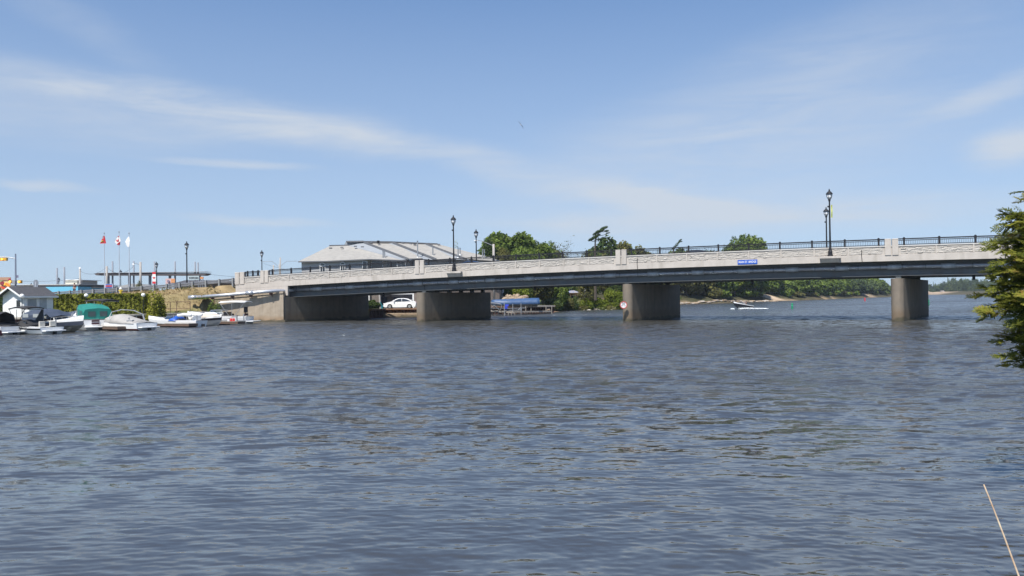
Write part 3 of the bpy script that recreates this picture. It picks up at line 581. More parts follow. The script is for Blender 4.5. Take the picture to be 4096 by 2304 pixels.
p_ = at(483, 1140, 165); lamp(p_.x, p_.y, p_.z - 1.2, 4.5, 'small black street lamp under the dark canopy beside the middle flagpole')
for px, y, lb in ((235, 1109, 'small black street lamp between two tall grey masts'), (125, 1131, 'street lamp whose top peeks over the blue building roof'), (320, 1108, 'street lamp head against the utility pole at the roof end')):
    p_ = at(px, y, 170); lamp(p_.x, p_.y, p_.z - 5.2, 5.2, lb)
# globe lights on black posts by the marina
def globe(px, py, D, label):
    p_ = at(px, py, D); z0 = gz(p_.x, p_.y); t = thing('globe_light', label, 'light', (p_.x, p_.y, z0), 0, 'white globe lights on black posts'); h_ = p_.z - z0
    m = MB(); m.lathe([(.09, 0), (.05, .1), (.035, h_ - .2), (.07, h_ - .16)], 8); m.build('post', black, t)
    m = MB(); m.lathe([(.2 * math.cos(a), h_ + .2 * math.sin(a)) for a in np.linspace(-1.4, 1.45, 9)], 14); m.build('globe', M('opal_globe', (.85, .85, .82), rough=.3), t, smooth=True)
globe(88, 1184, 70, 'white globe light in front of the small white shed'); globe(345, 1182, 79, 'white globe light in front of the middle of the hedge'); globe(573, 1180, 79.3, 'white globe light at the right end of the hedge')
# ================================================================ masts, poles, wires
def pole(px, ytop, D, r_, label, mat, cat='pole', name='mast', group=None, drop=3, arm=None):
    p_ = at(px, ytop, D); z0 = gz(p_.x, p_.y); m = MB(); m.tube([(0, 0, 0), (0, 0, p_.z - z0)], [r_ * 1.15, r_], 8)
    if arm:
        t = thing(name, label, cat, (p_.x, p_.y, z0), 0, group); m.build('pole', mat, t, smooth=True); return t, p_.z - z0
    o = m.build(name, mat, None, smooth=True); o.location = (p_.x, p_.y, z0); props(o, label, cat, group); return o, p_.z - z0
gm_ = M('mast_grey', (.20, .22, .26), (.17, .19, .22), rough=.6)
for px, y, lb in ((228, 1072, 'left of two tall grey masts above the blue building'), (257, 1068, 'right of two tall grey masts beside the cream box building'), (450, 1045, 'grey mast rising through the canopy nearest its left end'),
                  (534.6, 1045, 'grey mast through the canopy left of the concrete pole'), (618, 1046, 'grey mast just left of the maple leaf banner lamp'), (700, 1046, 'grey mast through the canopy left of the lone tall street lamp'),
                  (780, 1047, 'taller of two close grey masts at the right end of the canopy'), (792, 1050, 'shorter rightmost grey mast at the right end of the canopy')):
    pole(px, y, 150, .16, lb, gm_, group='tall plain grey masts')
concp = []
for px, y, lb in ((427, 1065, 'pale concrete utility pole under the left part of the canopy'), (562, 1048, 'pale concrete utility pole with a street light through the canopy')):
    t, h_ = pole(px, y, 140, .19, lb, pole_c, 'utility pole', 'utility_pole', arm=True); concp.append((t, h_))
t, h_ = concp[1]; m = MB(); m.tube([(0, 0, h_ - .6), (-.9, 0, h_ - .2), (-1.5, 0, h_ - .35)], .05, 6); m.build('light_arm', galv, t); m = MB(); m.lathe([(.05, .2), (.2, .05), (.26, 0), (.2, -.04)], 10, (-1.3, 0, h_ - .45)); m.build('lamp_head', whitep, t)
m = MB(); m.tube([(0, 0, h_ * .35), (1.6, 0, h_ * .37)], .04, 6); m.build('side_arm', galv, t)
t, h_ = pole(320, 1077, 150, .16, 'grey utility pole with white insulator cap right of the person', pole_c, 'utility pole', 'utility_pole', arm=True); m = MB(); m.lathe([(.16, 0), (.25, .15), (.1, .4)], 8, (0, 0, h_)); m.build('insulator', whitep, t)
for px, y, lb in ((1121, 1030, 'tallest bare utility pole behind the left bridge railing'), (1094, 1060, 'short utility pole right of the left pillar pair')):
    pole(px, y, 190, .16, lb, pole_c, 'utility pole', 'utility_pole')
t, h_ = pole(1117, 1055, 185, .12, 'street light pole with two curved arms behind the bridge railing', pole_c, 'street light', 'street_light', arm=True)
for sx, L_ in ((-1, 3.4), (1, 3.6)): m = MB(); m.tube([(0, 0, h_ - .8), (sx * L_ * .5, 0, h_ + .6), (sx * L_, 0, h_ + .3 * L_ - .5)], .05, 6); m.box((sx * (L_ + .3), 0, h_ + .3 * L_ - .5), (.7, .25, .12)); m.build('light_arm', galv, t)
# cobra head street light near the big tree
t, h_ = pole(1974, 976, 120, .17, 'pale concrete pole with long curved street light arm before the big tree', pole_c, 'street light', 'street_light', arm=True)
m = MB(); m.tube([(0, 0, h_ - .3), (-1.1, 0, h_ + .2), (-1.9, 0, h_ + .52), (-2.5, 0, h_ + .6)], .05, 6); m.build('light_arm', galv, t); m = MB(); m.box((-2.75, 0, h_ + .58), (.6, .25, .12), taper=.7); m.build('lamp_head', galv, t)
# wires
def wire(pts, label, sag=.6, r_=.022):
    P_ = [at(*p) for p in pts]; out_ = []
    for a, b in zip(P_[:-1], P_[1:]): out_ += [a.lerp(b, k) - Vector((0, 0, sag * 4 * k * (1 - k))) for k in np.linspace(0, 1, 9)[:-1]]
    out_.append(P_[-1]); m = MB(); m.tube(out_, r_, 4); o = m.build('overhead_wire', black); props(o, label, 'wire')
wire([(52, 1123, 150), (238, 1122, 150), (320, 1112, 150)], 'thin level wire above the roof of the blue building', .15)
wire([(320, 1084, 150), (427, 1069, 140)], 'sagging wire from the insulator pole to the canopy left pole', .9)
wire([(427, 1070, 140), (534, 1065, 145)], 'sagging wire between the two concrete utility poles over the canopy', 1.2)
wire([(826, 1096, 150), (1000, 1110, 160)], 'faint wire running right from the canopy tip', .1)
wire([(1053, 1053, 180), (1120, 1072, 190), (1165, 1078, 195)], 'sloping wire behind the bridge end railing', .1)
# flagpoles
def flag(px, ytop, label, verts, extra=None):
    D = 120; p_ = at(px, ytop, D); z0 = gz(p_.x, p_.y); H = p_.z - z0; t = thing('flagpole', label, 'flagpole', (p_.x, p_.y, z0), 0, None)
    m = MB(); m.tube([(0, 0, 0), (0, 0, H)], [.07, .045], 8); m.build('pole', M('white_metal', (.6, .62, .66), rough=.35, metal=.3), t); m = MB(); m.lathe([(.04, 0), (.11, .07), (.11, .13), (.03, .2)], 8, (0, 0, H)); m.build('finial', galv, t)
    k = D / F
    for i, (poly, mt, dy) in enumerate(verts):
        m = MB(); m.extr([((x - px) * k, dy + .10 * math.sin((x + y) * .35), H - (y - ytop) * k) for x, y in poly], (0, -.02, 0)); nm_ = 'flag' if i == 0 else 'flag_emblem'; f = m.build(nm_, mt, fl if i else t)
        if i == 0: fl = f
fr, fw_ = MATS['flag_red'], MATS['flag_white']
flag(417, 935, 'flagpole with a red ensign flag, leftmost of the three', [([(416, 943), (411, 948), (409, 955), (399, 974), (425, 974), (421, 955), (419, 946)], fr, 0), ([(414, 944), (410, 953), (416, 956), (419, 950)], fw_, -.06), ([(405, 962), (403, 969), (416, 969), (416, 962)], M('flag_gold', (.55, .42, .1)), -.09)], None)
flag(476, 930, 'flagpole with red and white maple leaf flag, middle and tallest of the three', [([(475, 943), (467, 950), (457, 967), (467, 977), (476, 984), (481, 970), (483, 962), (479, 947)], fw_, 0), ([(476, 943), (471, 948), (477, 949)], fr, -.06), ([(468, 956), (472, 953), (476, 957), (474, 961), (479, 966), (470, 967), (465, 962)], fr, -.06), ([(482, 966), (473, 972), (467, 977), (476, 984), (480, 978)], fr, -.06)])
flag(516, 935, 'flagpole with a plain white flag, rightmost of the three', [([(515, 944), (509, 952), (502, 967), (506, 980), (512, 989), (518, 987), (520, 965), (519, 950)], fw_, 0)])
# ================================================================ left town buildings
def zslab(m, pxs, ytop, D, depth, h_, mi=0): pass
def prism(name, mat, parent, px0, px1, ytop, ybot, D, depth, off=(0, 0, 0)):
    """block whose front face spans the given pixels at distance D"""
    a = at(px0, ytop, D); b = at(px1, ytop, D); zb = at(px0, ybot, D).z; m = MB(); o = Vector(off)
    x0, x1 = a.x - o.x, b.x - o.x; y0 = D - o.y; z1 = (a.z + b.z) / 2 - o.z; z0 = zb - o.z
    m.box(((x0 + x1) / 2, y0 + depth / 2, (z0 + z1) / 2), (x1 - x0, depth, z1 - z0)); return m.build(name, mat, parent)
def bthing(name, label, cat, px, D, group=None):
    x = gx(px, D); z = gz(x, D); return thing(name, label, cat, (x, D, z), 0, group)
t = bthing('low_building', 'long low turquoise blue building with flat white roof behind the shed', 'building', 150, 145); o_ = t.location
prism('wall', M('turquoise_wall', (.15, .47, .64), (.13, .42, .58), sc=.6, rough=.8), t, -160, 312, 1149, 1215, 145, 14, o_)
prism('roof', whitep, t, -168, 318, 1139, 1143.5, 144.85, 16, o_); prism('fascia', M('fascia_grey', (.25, .25, .26)), t, -165, 315, 1143.7, 1148.5, 144.93, 15, o_)
for a, b in ((-20, 4), (42, 50), (70, 100), (170, 187)): prism('window', whitep if a > 100 else glassd, t, a, b, 1154 if a < 100 else 1153, 1164, 144.9, .3, o_)
t = bthing('box_building', 'small cream flat roofed block beside the tall masts', 'building', 285, 160); prism('wall', M('cream_wall', (.55, .53, .44)), t, 257, 307, 1121, 1210, 160, 8, t.location); prism('roof', whitep, t, 256, 315, 1118.5, 1121, 159.7, 9, t.location); prism('side_wall', pole_c, t, 307.4, 314, 1121.5, 1210, 160.3, 7, t.location)
t = bthing('low_building', 'low pale building with long thin roof right of the walking person', 'building', 345, 150); prism('wall', whitep, t, 312, 365, 1152, 1210, 150, 8, t.location); prism('roof', M('tan_roof', (.38, .35, .31)), t, 308, 370, 1147, 1152, 149.6, 9, t.location)
# hut with grey gable roof
t = bthing('gabled_building', 'low building with grey gabled roof beneath the canopy', 'building', 510, 160); o_ = t.location
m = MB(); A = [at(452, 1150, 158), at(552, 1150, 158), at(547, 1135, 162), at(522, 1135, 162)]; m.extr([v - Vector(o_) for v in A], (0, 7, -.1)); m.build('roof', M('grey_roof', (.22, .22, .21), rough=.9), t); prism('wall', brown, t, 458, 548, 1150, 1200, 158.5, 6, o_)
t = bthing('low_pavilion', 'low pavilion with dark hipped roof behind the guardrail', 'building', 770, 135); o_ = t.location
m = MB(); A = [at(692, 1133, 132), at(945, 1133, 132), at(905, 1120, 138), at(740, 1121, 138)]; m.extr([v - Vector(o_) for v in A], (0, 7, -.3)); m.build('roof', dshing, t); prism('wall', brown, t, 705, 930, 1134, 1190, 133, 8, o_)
# canopy
t = bthing('flat_canopy', 'long thin dark flat canopy roof on slim columns behind the guardrail', 'canopy', 600, 150); o_ = t.location
m = MB(); A = [at(376, 1095.5, 149), at(392, 1091.5, 149), at(825, 1092.5, 149), at(826, 1096, 149), at(812, 1102, 149), at(385, 1101.5, 149)]; m.extr([v - Vector(o_) for v in A], (0, 2.4, 0)); m.build('roof', M('canopy_brown', (.10, .085, .085), (.075, .065, .065), rough=.8), t)
prism('roof_edge', M('canopy_edge', (.45, .43, .42)), t, 393, 822, 1089.8, 1091.3, 148.8, 3, o_)
for px in (431, 516, 598, 678, 797): prism('column', gm_, t, px - 4, px + 4, 1102.2, 1205, 150, .35, o_)
# signs of the town
def board(name, label, px0, px1, y0, y1, D, mat, posts=True):
    t = bthing(name, label, 'sign', (px0 + px1) / 2, D); prism('sign_board', mat, t, px0, px1, y0, y1, D, .15, t.location)
    if posts:
        for px in (px0 + 2, px1 - 2): prism('post', gm_, t, px - 1.5, px + 1.5, y1 + .1, 1215, D + .02, .12, t.location)
    return t
t = board('food_billboard', 'large billboard painted with orange and red food behind the shed', -30, 42, 1113, 1168, 138, M('billboard_cream', (.62, .40, .20), (.66, .52, .28), sc=.7))
o_ = t.location; prism('header_panel', M('billboard_tan', (.42, .27, .17), (.36, .17, .12), sc=.8), t, -30, 42, 1109, 1122, 137.9, .1, o_)
g3 = random.Random(3)
for cx, cy, rx_, ry_, a_, cm in ((8, 1133, 9, 8, 0, (.20, .02, .03)), (30, 1140, 11, 6, -40, (.62, .20, .02)), (38, 1118, 5, 4, 0, (.25, .01, .03)), (14, 1152, 13, 4, -25, (.50, .05, .02)), (20, 1136, 9, 5, 20, (.7, .42, .05)), (-8, 1150, 9, 7, 10, (.4, .1, .02)), (31, 1153, 8, 5, 30, (.60, .18, .03)), (2, 1124, 8, 2, 0, (.12, .25, .1))):
    m = MB(); k = 137.7 / F; c_ = at(cx, cy, 137.75) - Vector(o_); ca_, sa_ = math.cos(R(a_)), math.sin(R(a_))
    m.extr([c_ + Vector(((rx_ * math.cos(q) * ca_ - ry_ * math.sin(q) * sa_) * k, -.0 - .002 * cx % .02, (rx_ * math.cos(q) * sa_ + ry_ * math.sin(q) * ca_) * k)) for q in np.linspace(0, 6.0, 14)], (0, .08, 0)); m.build('painted_shape', M('paint_%d_%d' % (cx + 9, cy), cm, tuple(min(1, x * 1.5) for x in cm), sc=3), t)
t = board('notice_sign', 'red and blue striped notice board right of the leftmost flagpole', 419, 451, 1136, 1152, 118, M('sign_pale', (.55, .56, .66)))
for y0, y1, mt in ((1137, 1140, signblue), (1142, 1147, fr), (1149, 1151, signblue)): prism('stripe', mt, t, 422, 448, y0, y1, 117.96, .06, t.location)
t = board('information_board', 'pale board with black lettering bars at the right end of the canopy', 753, 796, 1103, 1120, 130, M('sign_palegrey', (.42, .50, .52)))
for i in range(7): prism('letter_bar', black, t, 757 + i * 5.4, 760 + i * 5.4, 1108, 1115, 129.96, .05, t.location)
t = board('round_logo_sign', 'pink and orange sign with a round mark under the canopy', 662, 699, 1114, 1135, 140, M('sign_pink', (.58, .42, .42), (.50, .33, .3), sc=1)); prism('orange_panel', M('sign_orange', (.60, .28, .12)), t, 684, 699.5, 1115, 1131, 139.9, .1, t.location)
m = MB(); c_ = at(673, 1125, 139.8) - t.location; m.tube([c_, c_ + Vector((0, .1, 0))], .24, 16); m.build('round_mark', M('sign_violet', (.22, .18, .24)), t)
board('small_sign', 'small orange sign right of the lettered board', 800, 813, 1107, 1116, 132, MATS['sign_orange'])
# traffic lights
t = bthing('traffic_signal', 'grey mast arm traffic signal pole with yellow lights left of the shed roof', 'traffic light', 62, 130); o_ = Vector(t.location); k = 130 / F
def lp(px, py, D=130): return at(px, py, D) - o_
m = MB(); m.tube([lp(63, 1190), lp(62, 1015)], [.15, .11], 10); m.build('pole', M('signal_grey', (.22, .25, .32), rough=.5), t)
m = MB(); m.tube([lp(62, 1034), lp(30, 1029), lp(0, 1026), lp(-60, 1024)], [.09, .08, .07, .06], 8); m.build('mast_arm', galv, t)
yel = M('signal_yellow', (.62, .36, .03), (.5, .26, .02), rough=.5)
def em(name, col, st):
    m = bpy.data.materials.new(name); m.use_nodes = True; p = m.node_tree.nodes['Principled BSDF']; p.inputs['Base Color'].default_value = (*col, 1); p.inputs['Emission Color'].default_value = (*col, 1); p.inputs['Emission Strength'].default_value = st; return m
amber = em('amber_lens', (1, .55, .08), 1.2)
for (a, b, y0, y1, lx) in ((-3, 25, 1031, 1043, 8), (35, 45, 1121, 1132, 40), (72, 83, 1121, 1133, 76)):
    s_ = prism('signal_head', yel, t, a, b, y0, y1, 129.7, .45, o_); m = MB(); c_ = lp(lx, (y0 + y1) / 2, 129.6); m.tube([c_, c_ + Vector((0, -.12, 0))], .15, 12); m.build('lens', amber, s_)
prism('control_box', galv, t, 48, 60, 1121, 1138, 129.7, .5, o_); prism('small_sign', M('sign_mauve', (.18, .17, .26)), t, 66, 72, 1101, 1111, 129.8, .1, o_)
t, h_ = pole(143, 1128, 128, .1, 'post with dark round topped sign above the blue building', gm_, 'sign', 'sign_post', arm=True); m = MB(); m.extr([(x, 0, h_ + z) for x, z in ((-.35, -1.3), (.35, -1.3), (.4, 0), (.2, .35), (-.2, .35), (-.4, 0))], (0, .08, 0)); m.build('sign_board', gm_, t)
# ================================================================ guardrail
gr = thing('guardrail', 'grey steel guardrail on posts along the left road approach', 'guardrail', B(-24.6, .9, 0), -BA)
def gl(s, z=0, t=.0): return (s + 24.6, t, z)
for dz in (.66, .42):
    m = MB(); ss_ = list(np.arange(-56, -24.4, 1.5)) + [-24.7]; rows = [[gl(s, float(zr(s)) + dz + z, y) for y, z in ((0, -.1), (-.05, -.05), (0, 0), (-.05, .05), (0, .1), (.03, .1), (.03, -.1), (0, -.1))] for s in ss_]; m.grid(rows); m.build('rail_beam', M('rail_galv', (.22, .23, .25), (.17, .18, .2), rough=.5, metal=.2), gr)
for s in np.arange(-55.5, -25, 2.0):
    m = MB(); z = float(zr(s)); m.box(gl(s, z + .25, -.15), (.2, .17, 1.15)); m.build('guardrail_post', M('guard_post', (.24, .25, .26), (.18, .19, .19), rough=.8), gr)
# hydrant
p_ = at(483, 1176, 92); t = thing('fire_hydrant', 'yellow fire hydrant with white cap on the grass by the guardrail', 'hydrant', (p_.x, p_.y, p_.z - .1), 0)
m = MB(); m.lathe([(.2, 0), (.2, .06), (.14, .1), (.14, .62), (.17, .66)], 12); m.tube([(-.24, 0, .5), (.24, 0, .5)], .07, 8); m.build('body', M('hydrant_yellow', (.62, .46, .04), rough=.5), t); m = MB(); m.lathe([(.17, .661), (.15, .78), (.06, .86), (.03, .92)], 12); m.build('cap', whitep, t)
# ================================================================ people
def person(loc, rz, joints, label, cols, group=None, sc=1.0, edges=None):
    """joints: dict name->(x,y,z,r)"""
    t = thing('person', label, 'person', loc, rz, group)
    E = edges or [('pelvis', 'waist'), ('waist', 'chest'), ('chest', 'neck'), ('neck', 'head'), ('head', 'crown'), ('chest', 'lsh'), ('lsh', 'lel'), ('lel', 'lwr'), ('lwr', 'lha'), ('chest', 'rsh'), ('rsh', 'rel'), ('rel', 'rwr'), ('rwr', 'rha'),
              ('pelvis', 'lhip'), ('lhip', 'lkn'), ('lkn', 'lan'), ('lan', 'lto'), ('pelvis', 'rhip'), ('rhip', 'rkn'), ('rkn', 'ran'), ('ran', 'rto')]
    def skinmesh(names, edges_, mat, nm_, grow, parent):
        names = list(names); me = bpy.data.meshes.new(nm_); me.from_pydata([Vector(joints[n][:3]) * sc for n in names], [(names.index(a), names.index(b)) for a, b in edges_], []); o = bpy.data.objects.new(nm_, me); C.objects.link(o)
        md = o.modifiers.new('skin', 'SKIN'); md.use_smooth_shade = True
        for i, n in enumerate(names):
            r_ = (joints[n][3] + grow) * sc; me.skin_vertices[0].data[i].radius = (r_, r_); me.skin_vertices[0].data[i].use_root = (i == 0)
        sb = o.modifiers.new('sub', 'SUBSURF'); sb.levels = 1; sb.render_levels = 1
        dg = bpy.context.evaluated_depsgraph_get(); m2 = bpy.data.meshes.new_from_object(o.evaluated_get(dg)); bpy.data.objects.remove(o)
        m2.materials.clear(); m2.materials.append(mat); o = bpy.data.objects.new(nm_, m2); C.objects.link(o); o.parent = parent; return o
    body = skinmesh(joints.keys(), E, skin, 'body', 0, t)
    up = ['waist', 'chest', 'lsh', 'lel', 'rsh', 'rel']; skinmesh(up, [e for e in E if e[0] in up and e[1] in up], cols[0], 'shirt', .018, t)
    lo = ['pelvis', 'waist', 'lhip', 'lkn', 'rhip', 'rkn'] + (['lan', 'ran'] if cols[3] else []); skinmesh(lo, [e for e in E if e[0] in lo and e[1] in lo], cols[1], 'trousers', .016, t)
    h_ = Vector(joints['crown'][:3]) * sc; hd = Vector(joints['head'][:3]) * sc; m = MB(); up_ = (h_ - hd).normalized()
    m.lathe([(.1 * sc * math.cos(a), .1 * sc * math.sin(a)) for a in np.linspace(-.3, 1.5, 6)], 12); ho = m.build('hair', cols[2], t, smooth=True); ho.location = hd + up_ * .06 * sc + Vector((0, .015, 0))
    nz = MB(); nz.box((0, -.1 * sc, 0), (.02 * sc, .03 * sc, .035 * sc)); no = nz.build('nose', skin, t); no.location = hd + up_ * .02
    return t
STAND = dict(pelvis=(0, 0, .95, .13), waist=(0, 0, 1.1, .12), chest=(0, 0, 1.32, .14), neck=(0, 0, 1.5, .055), head=(0, -.01, 1.62, .095), crown=(0, 0, 1.7, .075), lsh=(.19, 0, 1.42, .06), lel=(.26, .02, 1.14, .045), lwr=(.24, -.12, .92, .032), lha=(.22, -.17, .86, .035),
             rsh=(-.19, 0, 1.42, .06), rel=(-.27, .04, 1.15, .045), rwr=(-.22, -.14, 1.0, .032), rha=(-.18, -.2, .98, .035), lhip=(.1, 0, .88, .095), lkn=(.12, -.04, .5, .065), lan=(.13, .02, .09, .045), lto=(.14, -.15, .04, .04), rhip=(-.1, 0, .88, .095), rkn=(-.12, -.1, .5, .065), ran=(-.13, .1, .11, .045), rto=(-.13, -.04, .04, .04))
dk = M('dark_shirt', (.06, .03, .035), (.09, .05, .05), rough=.9); jeans = M('dark_jeans', (.02, .025, .04), rough=.9); hairm = M('dark_hair', (.03, .02, .015), rough=.8)
p_ = at(298, 1178, 104); person((p_.x, p_.y, p_.z - .2), R(-25), STAND, 'person in a dark red shirt and dark trousers walking behind the guardrail', (dk, jeans, hairm, True))
SIT = dict(STAND); SIT.update(pelvis=(0, 0, .12, .13), waist=(0, 0, .28, .12), chest=(0, -.02, .5, .14), neck=(0, -.02, .68, .055), head=(0, -.04, .8, .095), crown=(0, -.03, .88, .075), lsh=(.19, -.02, .6, .06), lel=(.25, -.12, .36, .045), lwr=(.18, -.35, .35, .032), lha=(.16, -.43, .36, .035),
           rsh=(-.19, -.02, .6, .06), rel=(-.25, -.12, .36, .045), rwr=(-.18, -.35, .35, .032), rha=(-.16, -.43, .36, .035), lhip=(.1, -.04, .1, .095), lkn=(.13, -.45, .14, .065), lan=(.13, -.5, -.26, .045), lto=(.13, -.64, -.3, .04), rhip=(-.1, -.04, .1, .095), rkn=(-.13, -.45, .14, .065), ran=(-.13, -.5, -.26, .045), rto=(-.13, -.64, -.3, .04))
# ================================================================ boats
def hull(t, L_, Bm, H, cols, bow=.55, stripe=.62, rake=.28, name='hull', draft=.25, ny_=14):
    """x forward from stern 0 to bow L; materials: bottom/side, stripe, deck edge"""
    m = MB(); rows = []
    for i in range(ny_ + 1):
        u = i / ny_; x = u * L_; b = Bm / 2 * (1 - max(0, (u - .35) / .65) ** 2.2) if u < 1 else .02; b = max(b, .02)
        sh = H * (.88 + .30 * u ** 1.8); kz = -draft + (draft + H * .45) * max(0, (u - .6) / .4) ** 2.2; cz = .06 + H * .5 * max(0, (u - .5) / .5) ** 1.6
        fl = 1 - .20 * (.4 + u); xs = x + rake * H * max(0, (u - .5) * 2) * 1.0
        half = [(x, 0, kz), (x + (xs - x) * .2, b * fl * .86, min(cz, sh * .5)), (x + (xs - x) * .6, b * .93, sh * stripe), (x + (xs - x) * .9, b * .99, sh * .86), (xs, b, sh)]
        rows.append(half[::-1] + [(p[0], -p[1], p[2]) for p in half[1:]])
    n = len(rows[0])
    vs = [p for r_ in rows for p in r_]; m.v += vs
    mi = [2, 1, 0, 0, 0, 0, 1, 2]
    for i in range(ny_):
        for j in range(n - 1): m.f.append((i * n + j, (i + 1) * n + j, (i + 1) * n + j + 1, i * n + j + 1)); m.m.append(mi[j])
    m.f.append(tuple(range(n))); m.m.append(2)
    o = m.build(name, cols, t, smooth=False)
    def sheer(u): return H * (.88 + .30 * u ** 1.8), max(Bm / 2 * (1 - max(0, (u - .35) / .65) ** 2.2), .02), u * L_ + rake * H * max(0, (u - .5) * 2)
    return sheer
def deck(t, sheer, L_, c0, c1, mat=white, inner=None, camber=.09):
    """deck with an open cockpit between fractions c0..c1"""
    m = MB(); us = sorted(set([0, .03, c0, c1] + list(np.linspace(c1, 1, 8)))); rows = []
    for u in us:
        z, b, x = sheer(u); w = .62 if c0 <= u <= c1 - .001 else 0; cz = camber * (u - c1) / (1 - c1) if u > c1 else 0
        rows.append([(x, b * q, z + .012 + (cz + .06) * (1 - q * q)) for q in (-1, -.72, 0, .72, 1)])
    n = 5
    m.v += [p for r_ in rows for p in r_]
    for i in range(len(us) - 1):
        open_ = c0 - 1e-6 <= us[i] and us[i + 1] <= c1 + 1e-6
        for j in range(4):
            if open_ and j in (1, 2): continue
            m.f.append((i * n + j, (i + 1) * n + j, (i + 1) * n + j + 1, i * n + j + 1)); m.m.append(0)
    o = m.build('deck', mat, t)
    z, b, x0 = sheer(c0); z1, b1, x1 = sheer(c1); f = MB(); fl = .18
    f.add([(x0, -b * .72, z), (x1, -b1 * .72, z1), (x1, b1 * .72, z1), (x0, b * .72, z), (x0, -b * .7, fl), (x1, -b1 * .7, fl), (x1, b1 * .7, fl), (x0, b * .7, fl)], [(4, 5, 6, 7), (0, 1, 5, 4), (1, 2, 6, 5), (2, 3, 7, 6), (3, 0, 4, 7)]); f.build('cockpit', inner or M('cockpit_cream', (.55, .52, .45)), t, fix=False)
    return o
def cover(t, sheer, prof, mat, name='cover', wk=1.03, ridge=.5, drop=.07):
    m = MB(); rows = []
    for u, h_ in prof:
        z, b, x = sheer(u); b *= wk; rows.append([(x, b * math.copysign(1, q) * abs(q) ** .9, z - drop * (abs(q) > .99) + .02 + h_ * (1 - abs(q) ** 2.4) + .015 * math.sin(u * 40 + q * 7)) for q in np.linspace(-1, 1, 9)])
    m.grid(rows); return m.build(name, mat, t, smooth=True, solid=.02)
def windshield(t, sheer, u0, u1, h_, frame=galv, wk=.72, lean=.35):
    z, b, x0 = sheer(u0); z1, b1, x1 = sheer(u1); b *= wk; b1 *= wk; k = h_ * lean
    top = [(x0 - k, -b * .92, z + h_), (x1 - k * 1.8, -b1 * .8, z1 + h_ * .95), (x1 - k * 1.8, b1 * .8, z1 + h_ * .95), (x0 - k, b * .92, z + h_)]
    bot = [(x0, -b, z + .06), (x1, -b1, z1 + .07), (x1, b1, z1 + .07), (x0, b, z + .06)]
    m = MB(); m.add(bot + top, [(0, 1, 5, 4), (1, 2, 6, 5), (2, 3, 7, 6)]); m.build('windshield', cglass, t)
    f = MB(); f.tube(top, .022, 6)
    for a, c_ in zip(bot, top): f.tube([a, c_], .022, 6)
    f.tube(bot, .016, 6); f.build('windshield_frame', frame, t)
def bimini(t, x0, x1, w, z, h_, mat, legz, frame=galv, arch=.12, legs=True, thick=.05):
    m = MB(); rows = []
    for u in np.linspace(0, 1, 7): rows.append([(x0 + (x1 - x0) * u, w / 2 * q, z + arch * math.sin(math.pi * (.12 + .76 * u)) + h_ * (1 - abs(q) ** 3) - h_) for q in np.linspace(-1, 1, 9)])
    m.grid(rows); m.build('bimini_top', mat, t, smooth=True, solid=thick)
    if legs:
        f = MB(); xm = (x0 + x1) / 2
        for sy in (-1, 1):
            if sy > 0: f.tube([(x0 + .1, -w / 2 * .97, z - h_ * .9 - .02), (x0 + .1, 0, z - .06), (x0 + .1, w / 2 * .97, z - h_ * .9 - .02)], .022, 5); f.tube([(xm, -w / 2 * .98, legz), (xm, w / 2 * .98, legz)], .02, 5)
        for xa in (x0 + .1, x1 - .1, xm): f.tube([(xm + (xa - xm) * .25, sy * w / 2 * .98, legz), (xa, sy * w / 2 * .97, z - h_ * .9)], .022, 5)
        f.build('bimini_frame', frame, t)
def platform(t, Bm, z=.22, L_=.55, mat=white):
    m = MB(); m.box((-L_ / 2, 0, z), (L_, Bm * .9, .09)); m.build('swim_platform', mat, t, bevel=.03)
def outdrive(t, x=-.3, mat=black, big=False):
    m = MB(); m.box((x, 0, .0), (.28, .2, .55)); m.box((x - .12, 0, -.3), (.5, .12, .12))
    if big: m.box((x, 0, .62), (.42, .34, .55), taper=.75)
    m.build('outboard_motor' if big else 'outdrive', mat, t, bevel=.04)
def seat(t, x, y, z, mat, w=.5): m = MB(); m.box((x, y, z + .12), (.5, w, .24)); m.box((x - .24, y, z + .42), (.12, w, .5)); m.build('seat', mat, t, bevel=.04)
def rails(t, sheer, u0, u1, h_=.35):
    m = MB(); 
    for sy in (-1, 1):
        pts = [];
        for u in np.linspace(u0, u1, 6):
            z, b, x = sheer(u); pts.append((x, sy * max(b - .1, .02), z + h_)); m.tube([(x, sy * max(b - .08, .02), z), (x, sy * max(b - .1, .02), z + h_)], .014, 5)
        m.tube(pts, .016, 5)
    m.build('bow_rail', galv, t)
def boat(name, label, pxc, D, heading, cat='boat'):
    """placed by its middle"""
    return thing(name, label, cat, (gx(pxc, D), D, 0), R(heading), None)
def recenter(t, L_):
    t.location = Vector(t.location) - Vector((math.cos(t.rotation_euler.z), math.sin(t.rotation_euler.z), 0)) * L_ / 2
hgrey = M('hull_grey', (.30, .31, .32), (.25, .26, .27), rough=.3); hblue = M('hull_blue', (.05, .06, .085), rough=.25); hblack = M('hull_black', (.012, .012, .016), rough=.2); hpale = M('hull_pale', (.52, .53, .52), rough=.3); maroon = M('hull_maroon', (.05, .01, .02), rough=.3)
hred = M('hull_red', (.42, .02, .025), rough=.3); teal = M('teal_canvas', (.006, .15, .122), (.009, .19, .155), sc=2.5, rough=.8); grcov = M('grey_cover', (.36, .345, .325), (.29, .28, .265), sc=2, rough=.9, bump=.4, bsc=5); beige = M('beige_cover', (.50, .44, .37), (.43, .38, .32), sc=2, rough=.9)
vin = M('clear_vinyl', (.35, .38, .38), (.28, .3, .3), rough=.15)
